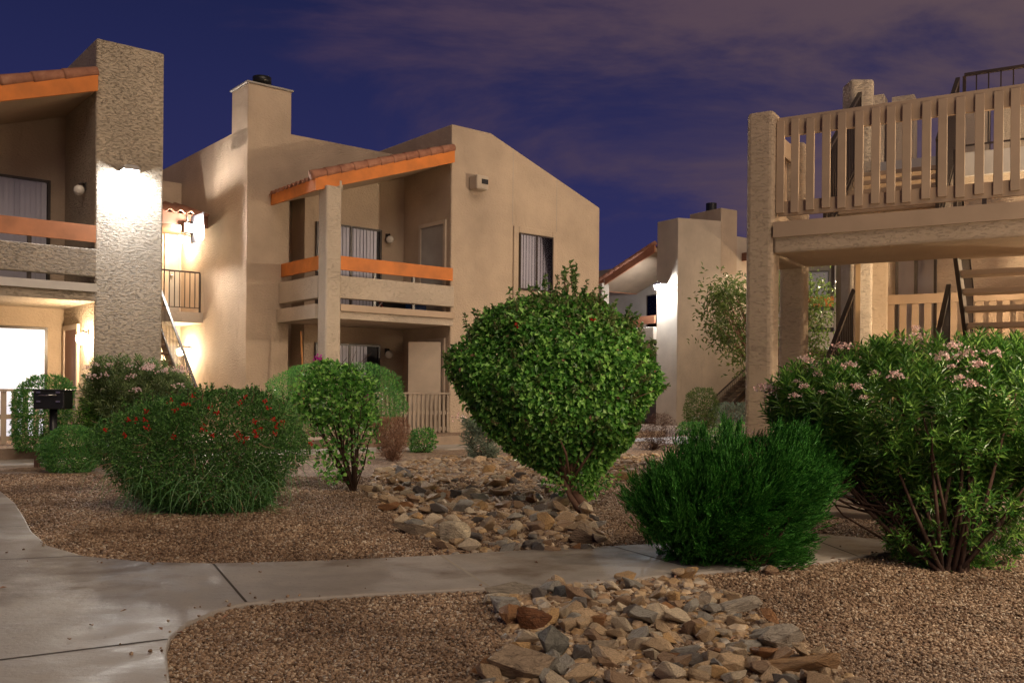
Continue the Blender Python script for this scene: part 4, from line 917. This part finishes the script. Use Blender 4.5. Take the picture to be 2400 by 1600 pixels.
# ---- red flowering sage
b0 = gnd(490, 1212); Ys = b0.y
rowsS = [(1200, 390, 580), (1180, 335, 620), (1150, 290, 660), (1110, 265, 690), (1060, 248, 705), (1010, 240, 715), (975, 265, 710), (950, 320, 690), (930, 420, 650), (915, 500, 600)]
cs = Crown(rowsS, Ys + .45, .8, .17, 8); T = shrub('sage_bush', 'wide red flowering bush with drooping green stems at the left, beside the path', 'shrub', b0); lc = tuple(b0)
foliage('foliage', cs, 32000, .029, .014, L_SAGE, T, .60, .6, .2, .5, 0, lc, .4)
def strands(par, cr_, n, L, w, m, loc, name='stems', zmax=None, droop=1.0, out=.6):
    VV = []; FF = []; vo = 0
    P, Nn, _ = cr_.sample(n, .84, .7)
    if zmax is not None: ok = P[:, 2] < zmax; P, Nn = P[ok], Nn[ok]
    n = len(P); seg = 5; D = Nn * out + unit(n) * .6; D /= np.linalg.norm(D, axis=1, keepdims=True); side = np.cross(D, unit(n)); side /= np.linalg.norm(side, axis=1, keepdims=True)
    pts = []; ll = L * rng.uniform(.5, 1.2, n)[:, None]
    for k_ in range(seg + 1):
        t = k_ / seg; ww = w * (1 - t * .75); c = P + D * ll * t + np.array([0, 0, -1.0]) * ll * droop * t * t * .9 + side * ll * .15 * math.sin(3 * t); c[:, 2] = np.maximum(c[:, 2], .02)
        pts += [c - side * ww, c + side * ww]
    V = np.stack(pts, 1) - np.array(loc); V = V.reshape(-1, 3); nb = 2 * (seg + 1); i = np.arange(n)[:, None] * nb; Fc = []
    for k_ in range(seg): a = 2 * k_; Fc.append(i + np.array([[a, a + 1, a + 3, a + 2]]))
    return np_mesh(name, V, np.concatenate(Fc), m, par)
foliage('inner_foliage', cs, 14000, .034, .018, L_SAGE, T, .3, .9, .2, .5, 0, lc, .4)
strands(T, cs, 1500, .20, .0034, L_STEM, lc, 'drooping_stems', .50, .7, .5)
strands(T, cs, 260, .14, .003, L_DRY, lc, 'dry_stems', None, .2, .4)
strands(T, cs, 500, .10, .0025, L_STEM, lc, 'upright_stems', None, -.6, .4)
limbs(T, (b0.x, b0.y + .35, 0), cs, 30, .010, BARK_D, lc)
for px_, py_ in ((300, 985), (318, 985), (338, 984), (290, 1020), (345, 1002), (410, 962), (428, 950), (440, 949), (492, 955), (476, 1003), (497, 1022), (405, 1024), (555, 1015), (565, 1020), (560, 1028), (575, 1030), (598, 1012), (612, 1004), (596, 990), (642, 985), (647, 1000), (660, 990), (560, 944), (575, 930), (620, 940), (627, 955), (508, 968), (645, 1015), (455, 928), (398, 940), (730, 1038), (245, 1010), (344, 965), (600, 1022)):
    blossom(T, cs.front(px_, py_, .05), .038, PET_R, 10, 'flower', lc)
sp = MB(); VV = []; FF_ = []; vo = 0
sh_ = [((500, 960), (497, 900)), ((520, 960), (530, 920)), ((545, 950), (548, 915))]
for _ in range(46):
    x_ = random.uniform(275, 700); y_ = 985 - 62 * max(0, 1 - ((x_ - 510) / 240) ** 2) ** .5; sh_.append(((x_, y_ + 18), (x_ + random.uniform(-14, 14), y_ - random.uniform(4, 26))))
for a_, b_ in sh_:
    dy_ = random.uniform(.1, .75); a, b = at(*a_, Ys + dy_), at(*b_, Ys + dy_); sp.tube([a - b0, b - b0], [.004, .002], 5); nL = 22; tt = rng.uniform(0, 1, nL)[:, None]; P = np.array(a) * (1 - tt) + np.array(b) * tt - np.array(lc)
    V, Fc = leaves(P, unit(nL) + np.array([0, 0, .5]), unit(nL), .03, .018); VV.append(V); FF_.append(Fc + vo); vo += len(V)
q = sp.build('tall_shoots', BARK_D, T); np_mesh('shoot_leaves', np.concatenate(VV), np.concatenate(FF_), L_SAGE, q)
# ---- oleander builder: whorled long leaves on upright shoots
def oleander(T, cr_, nsh, L, Wd, m, loc, shoot=.16, nl=22, up=.9, shell=.55, name='foliage', power=.7, droopy=0.0):
    P, Nn, rr = cr_.sample(nsh, shell, power); ax = Nn * .55 + unit(nsh) * .35 + np.array([0, 0, up]); ax /= np.linalg.norm(ax, axis=1, keepdims=True)
    t = np.tile(np.linspace(0, 1, nl), nsh); idx = np.repeat(np.arange(nsh), nl); A = ax[idx]; base = P[idx] + A * ((t - .7) * shoot)[:, None]
    th = np.tile(np.arange(nl) * 2.4, nsh) + rng.uniform(0, 6, nsh)[idx]; e1 = np.cross(A, np.array([.3, .2, .9])); e1 /= np.linalg.norm(e1, axis=1, keepdims=True); e2 = np.cross(A, e1)
    rad = e1 * np.cos(th)[:, None] + e2 * np.sin(th)[:, None]; D = A * (.35 + 1.0 * t[:, None]) + rad + np.array([0, 0, -droopy])
    V, Fc = leaves(base - np.array(loc), D, A + rad * -.3, L * rng.uniform(.7, 1.15, len(t)) * (1 - .35 * t), Wd, .12, .5); return np_mesh(name, V, Fc, m, T)
def umbel(par, p, s, m, loc, n=46, name='flower_cluster'):
    P = rng.normal(size=(n, 3)) * np.array([s * .42, s * .35, s * .16]); P[:, 2] -= (P[:, 0] ** 2 + P[:, 1] ** 2) / s * .3; P = P + np.array(p) - np.array(loc)
    V, Fc = leaves(P, unit(n) + np.array([0, -.2, .5]), unit(n) + np.array([0, -.6, .9]), s * .30, s * .24, .2, .62); return np_mesh(name, V, Fc, m, par)
# ---- large oleander at the right
b0 = gnd(2235, 1345); Yo = b0.y
rowsO = [(1130, 2010, 2440), (1080, 1930, 2500), (1030, 1850, 2560), (980, 1790, 2600), (930, 1770, 2600), (890, 1800, 2600), (850, 1870, 2560), (820, 1950, 2500), (795, 2020, 2440), (780, 2070, 2380)]
rowsO = [(a_ + 20, b_ + 8, c_) for a_, b_, c_ in rowsO]; co_ = Crown(rowsO, Yo + .55, .62, .05, 4); T = shrub('oleander', 'large oleander with clusters of pale pink flowers at the right, in front of the walkway', 'shrub', b0); lc = tuple(b0)
oleander(T, co_, 1500, .105, .0145, L_OLE, lc, .17, 24, .9, .60)
rowsO2 = [(1355, 2160, 2330), (1320, 2100, 2370), (1280, 2070, 2395), (1230, 2065, 2410), (1180, 2060, 2440), (1130, 2050, 2470)]
co2 = Crown(rowsO2, Yo + .3, .7, .08, 6); oleander(T, co2, 240, .085, .014, L_OLE, lc, .12, 18, .5, .35, 'lower_foliage', .8, .3)
mb = MB()
P, _, _ = co_.sample(46, .4, 1)
for i, p in enumerate(P):
    p = Vector(p); bb = Vector((b0.x + random.uniform(-.08, .10), b0.y + random.uniform(0, .2), 0))
    k_ = bb.lerp(p, .45) + Vector((random.uniform(-.05, .05), 0, -.04)); mb.tube([bb - b0, k_ - b0, bb.lerp(p, .8) + Vector((random.uniform(-.03, .03), 0, .02)) - b0, p - b0], [.016, .012, .007, .004], 6)
for i in range(60):    # twiggy tangle at the left under the crown
    a = at(random.uniform(1850, 2100), random.uniform(1050, 1120), Yo + random.uniform(.3, .7)); b = at(random.uniform(2090, 2200), random.uniform(1180, 1280), Yo + .3); m2 = a.lerp(b, .5) + Vector((random.uniform(-.05, .05), 0, random.uniform(-.08, 0))); mb.tube([a - b0, m2 - b0, b - b0], [.003, .006, .008], 5)
mb.build('stems', BARK_D, T, True)
for px_, py_, s_ in ((1790, 895, .09), (1812, 905, .08), (1755, 1000, .05), (1742, 985, .03), (1890, 828, .07), (1915, 846, .06), (1950, 835, .075), (1918, 862, .05), (1990, 842, .075), (1972, 798, .085), (1868, 880, .04), (1885, 892, .05), (1968, 890, .05), (2007, 893, .06), (2050, 862, .05), (2098, 865, .08), (2120, 790, .07), (2150, 778, .09), (2145, 755, .05), (2210, 822, .09), (2235, 795, .08), (2270, 815, .09), (2294, 842, .09), (2245, 872, .06), (2277, 886, .07), (2330, 812, .08), (2024, 918, .04), (1865, 915, .05), (1842, 888, .03), (2230, 845, .04), (1925, 905, .03)):
    umbel(T, co_.front(px_, py_ + 12, .07), s_ * .88, PET_P, lc)
# ---- juniper
b0 = gnd(1795, 1350); Yj = b0.y
rowsJ = [(1340, 1620, 1800), (1310, 1572, 1845), (1270, 1540, 1872), (1220, 1510, 1892), (1180, 1500, 1905), (1145, 1510, 1920), (1110, 1545, 1925), (1075, 1610, 1920), (1048, 1665, 1900), (1030, 1710, 1860)]
cj = Crown(rowsJ, Yj + .45, .85, .09, 2); T = shrub('juniper', 'dense dark green juniper with feathery upswept tips, right of the path', 'shrub', b0); lc = tuple(b0)
def juniper(T, cr_, ns, L, m, loc, name='foliage', shell=.6):
    nl = 14; K = max(3, ns // 42); Pk, Nk, _ = cr_.sample(K, shell + .05, .6); Ak = Nk * .75 + unit(K) * .30 + np.array([.32, -.05, .60]); Ak /= np.linalg.norm(Ak, axis=1, keepdims=True)
    kk_ = rng.integers(0, K, ns); tt_ = rng.uniform(-.7, 1.0, ns)[:, None]; Lk = rng.uniform(.10, .20, K)[kk_][:, None]
    P = Pk[kk_] + Ak[kk_] * tt_ * Lk + rng.normal(size=(ns, 3)) * .030 * (1.25 - tt_ * .9)
    ax = Ak[kk_] * 1.0 + unit(ns) * .30; ax /= np.linalg.norm(ax, axis=1, keepdims=True); ll = L * rng.uniform(.55, 1.25, ns)
    t = np.tile(np.linspace(0, 1, nl), ns); idx = np.repeat(np.arange(ns), nl); A = ax[idx]; bend = np.array([0, 0, 1.0]) * (t ** 2)[:, None] * .25
    base = P[idx] + (A + bend) * ((t - .6) * ll[idx])[:, None]; e1 = np.cross(A, np.array([.3, .9, .1])); e1 /= np.linalg.norm(e1, axis=1, keepdims=True); e2 = np.cross(A, e1)
    th = rng.uniform(0, 6.28, len(t)); rad = e1 * np.cos(th)[:, None] + e2 * np.sin(th)[:, None]; D = A * 1.6 + rad * (.9 - .5 * t[:, None])
    V, Fc = leaves(base - np.array(loc), D, rad, ll[idx] * .38 * (1.1 - .6 * t), .0062, .1, .45); return np_mesh(name, V, Fc, m, T)
juniper(T, cj, 15000, .085, L_JUN, lc)
cj2 = Crown([(r_[0], r_[1] + 30, r_[2] - 30) for r_ in rowsJ], Yj + .45, .85, .05, 2); foliage('inner_foliage', cj2, 14000, .05, .010, L_JUN, T, .55, .8, .5, .6, 0, lc)
# left spur and right plume
for rows_ in ([(1215, 1495, 1530), (1180, 1475, 1530), (1155, 1462, 1510)], [(1085, 1890, 1955), (1060, 1890, 1968), (1040, 1890, 1965), (1025, 1890, 1940)]):
    juniper(T, Crown(rows_, Yj + .4, .8, .03, 1), 130, .11, L_JUN, lc, 'side_plume', .2)
limbs(T, (b0.x, b0.y + .2, 0), cj, 26, .016, BARK_D, lc)
# ---- small bougainvillea, open branches
b0 = gnd(828, 1152); Y7 = b0.y; T = shrub('bougainvillea', 'small open branched bougainvillea with a few magenta flowers, left of the rock bed', 'shrub', b0); lc = tuple(b0)
c7 = Crown([(990, 715, 895), (960, 700, 895), (920, 688, 880), (885, 700, 870), (860, 725, 830), (848, 745, 790)], Y7, .8, .14, 7)
foliage('foliage', c7, 2300, .062, .045, L_BIG, T, .3, .9, .1, .5, 0, lc, .4)
c7b = Crown([(1130, 765, 815), (1100, 735, 850), (1060, 735, 880), (1020, 720, 905), (990, 715, 900)], Y7, .8, .12, 9)
foliage('lower_foliage', c7b, 560, .060, .044, L_BIG, T, .2, .9, .1, .5, 0, lc, .4)
limbs(T, b0, c7, 16, .020, BARK_D, lc, .95, 3, wob=.05); limbs(T, b0, c7b, 6, .012, BARK_D, lc, .95, 2)
for px_, py_ in ((742, 842), (753, 842), (862, 934)): blossom(T, at(px_, py_, Y7 - .1), .06, PET_M, 10, 'flower', lc)
# ---- back left pink oleander
b0 = gnd(330, 1085); T = shrub('oleander', 'mid sized oleander with small pink flowers below the floodlit left column', 'shrub', b0); lc = tuple(b0); Yq = b0.y + .6
c3 = Crown([(1030, 260, 430), (1000, 215, 445), (960, 200, 460), (925, 198, 458), (895, 200, 445), (870, 205, 420), (850, 225, 380), (842, 250, 330)], Yq, .8, .06, 5)
oleander(T, c3, 900, .13, .022, L_OLD, lc, .20, 18, .9, .5); oleander(T, Crown([(1050, 225, 300), (1010, 180, 300), (960, 170, 260), (940, 185, 230)], Yq - .3, .8, .05, 5), 110, .13, .022, L_OLE, lc, .2, 16, .6, .3, 'side_foliage')
limbs(T, b0 + Vector((0, .5, 0)), c3, 24, .016, BARK_D, lc)
for i in range(26):
    px_ = random.choice([random.uniform(200, 260), random.uniform(230, 350), random.uniform(330, 450)]); py_ = 848 + abs(px_ - 300) * .12 + random.uniform(-4, 12)
    umbel(T, at(px_, py_, Yq - random.uniform(.1, .7)), .10, PET_P, lc, 18)
for px_, py_ in ((310, 880), (340, 862), (355, 858), (420, 900), (320, 912), (240, 876), (215, 880), (375, 940), (362, 950)): umbel(T, at(px_, py_, Yq - .8), .11, PET_P, lc, 22)
# ---- small round and clipped shrubs
def simple(name, label, cat, px_, py_, rows, n, L, Wd, m, depth=.85, shell=.5, dy=.3, stems=10, sr_=.010, bark=BARK_D, group=None, up=.3, z=0.0, lump=.08, power=.8):
    b = gnd(px_, py_, z); T = shrub(name, label, cat, b, group); c = Crown(rows, b.y + dy, depth, lump, random.uniform(0, 9)); foliage('foliage', c, n, L, Wd, m, T, shell, power, up, .6, 0, tuple(b), .6)
    if stems: limbs(T, b + Vector((0, dy * .7, 0)), c, stems, sr_, bark, tuple(b))
    return T, c, b
GS = 'small garden shrubs'
simple('small_shrub', 'small glossy round shrub in front of the black grill', 'shrub', 165, 1110, [(1108, 120, 205), (1085, 98, 232), (1055, 92, 240), (1030, 98, 235), (1010, 120, 215), (998, 145, 190)], 9000, .032, .016, L_HED, group=GS)
simple('clipped_shrub', 'clipped dome shrub behind the black grill at the left edge', 'shrub', 100, 1079, [(1055, 40, 115), (1020, 30, 140), (980, 28, 162), (940, 30, 172), (910, 42, 172), (892, 60, 155), (882, 80, 140)], 6500, .065, .018, L_HED, dy=.05, depth=.5, group=GS, shell=.6)
simple('clipped_hedge', 'rounded clipped hedge behind the bougainvillea, bright green on top', 'hedge', 790, 1066, [(1010, 690, 900), (965, 645, 950), (930, 630, 955), (900, 630, 950), (880, 650, 930), (862, 690, 900), (852, 740, 870)], 15000, .050, .016, L_HED, dy=.9, shell=.8, depth=.7, up=.5, lump=.08, stems=14, sr_=.014)
simple('small_shrub', 'small bright green shrub right of the dry brown one', 'shrub', 990, 1062, [(1060, 965, 1010), (1045, 955, 1022), (1025, 955, 1025), (1010, 968, 1018), (1004, 980, 1010)], 900, .055, .035, L_HED, group=GS)
simple('small_shrub', 'low dark shrub by the distant wall, right of the brown twig bush', 'shrub', 1640, 1012, [(1008, 1615, 1670), (985, 1605, 1680), (955, 1602, 1685), (925, 1612, 1680), (910, 1630, 1668)], 2200, .09, .035, L_TREE, group=GS, dy=.5)
simple('small_shrub', 'loose low green plant at the foot of the distant column', 'shrub', 1612, 1020, [(1018, 1590, 1640), (1005, 1585, 1650), (990, 1595, 1640)], 700, .07, .04, L_HED, group=GS)
simple('small_shrub', 'pale green mound beside the distant stairs', 'shrub', 1710, 1008, [(1005, 1670, 1750), (985, 1665, 1760), (960, 1672, 1755), (944, 1690, 1745)], 1800, .07, .035, L_GREY, group=GS)
simple('small_shrub', 'bright yellow green mound just behind the juniper', 'shrub', 1720, 1045, [(1040, 1660, 1790), (1020, 1655, 1800), (1000, 1675, 1785), (990, 1700, 1765)], 2000, .055, .025, L_HED, group=GS)
T, c, b = simple('dry_shrub', 'dry reddish brown twiggy shrub standing in pale gravel behind the rocks', 'shrub', 918, 1082, [(1078, 905, 935), (1060, 885, 950), (1030, 872, 958), (1000, 868, 960), (980, 880, 955)], 4200, .055, .009, L_DRY, stems=60, sr_=.005, bark=L_DRY, shell=.3, up=.8, dy=.15, group='leafless brown shrubs')
T, c, b = simple('dry_shrub', 'dark tangled brown twig bush right of the big round shrub', 'shrub', 1535, 1056, [(1055, 1500, 1580), (1035, 1488, 1595), (1005, 1492, 1592), (985, 1510, 1580), (970, 1530, 1565)], 3200, .06, .006, L_DRYD, stems=60, sr_=.006, bark=L_DRYD, shell=.2, up=.2, dy=.3, group='leafless brown shrubs')
b0 = gnd(1130, 1078); T = shrub('oleander', 'young grey green oleander with one pink bloom, left of the big round shrub', 'shrub', b0); c = Crown([(1075, 1100, 1160), (1050, 1085, 1175), (1020, 1082, 1175), (995, 1085, 1150), (975, 1080, 1110)], b0.y + .2, .8, .1, 3)
oleander(T, c, 110, .15, .024, L_GREY, tuple(b0), .16, 14, .8, .3); umbel(T, at(1077, 975, b0.y - .1), .14, PET_P, tuple(b0), 24); limbs(T, b0, c, 10, .008, BARK_D, tuple(b0))
# weeds beside the oleander's foot and leaf litter
b0 = gnd(2120, 1305); T = shrub('ground_weed', 'low weedy plant at the path edge left of the large oleander', 'plant', b0); c = Crown([(1318, 2085, 2165), (1295, 2080, 2170), (1270, 2095, 2150), (1258, 2110, 2140)], b0.y + .05, .7, .2, 3); foliage('foliage', c, 700, .035, .008, L_OLD, T, .2, 1, .6, .5, 0, tuple(b0))
# ---- slender tree behind the walkway post
b0 = gnd(1795, 1090); b0.y = 15.5; b0 = Vector((at(1800, 900, 15.5).x, 15.5, 0)); T = shrub('young_tree', 'slender young tree with sparse leaves behind the walkway posts', 'tree', b0)
VV = []; FF_ = []; vo = 0; mb = MB()
cl_ = []
for _ in range(60):
    cl_.append((random.uniform(1675, 1925), random.uniform(655, 850)))
cl_ += [(1700, 690), (1690, 740), (1665, 745), (1720, 700), (1735, 760), (1725, 800), (1740, 840), (1810, 640), (1825, 660), (1820, 720), (1815, 780), (1930, 700), (1920, 670), (1700, 790)]
hub = at(1790, 900, 15.5)
for px_, py_ in cl_:
    if px_ < 1720 and py_ > 810: continue
    p = at(px_, py_, 15.5 + random.uniform(-.5, .5)); mb.tube([hub - b0, hub.lerp(p, .5) + Vector((0, 0, .1)) - b0, p - b0], [.016, .010, .004], 5)
    nL = 80; P = np.array(p) + rng.normal(size=(nL, 3)) * .14 - np.array(b0); V, Fc = leaves(P, unit(nL) + np.array([0, 0, -.2]), unit(nL) + np.array([0, 0, .5]), .085, .032); VV.append(V); FF_.append(Fc + vo); vo += len(V)
mb.tube([(0, 0, 0), (.02, 0, .6), tuple(hub - b0)], [.05, .045, .035], 10); mb.build('trunk', BARK, T, True); np_mesh('crown', np.concatenate(VV), np.concatenate(FF_), L_TREE, T)
# ---- park grill
gp = gnd(124, 1090); G = thing('park_grill', gp, 8, 'black box shaped park grill on a post at the left', 'grill')
w_, z0_, z1_ = .205, at(120, 958, gp.y).z, at(120, 912, gp.y).z
MB().tube([(0, 0, 0), (0, 0, z0_ - .001)], .055, 12).build('post', BLACK, G, True)
MB().box(-w_, w_, -.2, .2, z0_, z1_ - .03).build('fire_box', BLACK, G, bevel=.015); MB().box(-w_ - .015, w_ + .015, -.215, .215, z1_ - .029, z1_).build('lid', BLACK, G, bevel=.01)
MB().tube([(-.12, -.25, z0_ + .2), (.12, -.25, z0_ + .2)], .010, 8).build('handle', CHROME, G, True)
for x in (-.13, .13):
    for zz in (.11, .24): MB().box(x - .028, x + .028, -.225, -.201, z0_ + zz - .012, z0_ + zz + .012).build('hinge', CHROME, G)
sk = gnd(87, 1094); o = MB().box(sk.x - .03, sk.x + .03, sk.y - .03, sk.y + .03, 0, .17).build('wooden_stake', BARK_D); tag(o, 'short dark stake at the path edge below the grill', 'stake')
# a few fallen leaves on the gravel
n = 260; X, Y = scatter(n, 4, 12, True); kp_ = ~inside(path_poly, X, Y) | (rng.uniform(0, 1, n) < .15); X, Y = X[kp_], Y[kp_]; n = len(X); P = np.stack([X, Y, np.full(n, .035)], 1); D = unit(n); D[:, 2] *= .2; V, Fc = leaves(P, D, np.tile([0, 0, 1.0], (n, 1)) + unit(n) * .3, .04, .018); o = np_mesh('leaf_litter', V, Fc, L_DRY); tag(o, 'dry fallen leaves scattered over the gravel and path', 'leaves', kind='stuff')
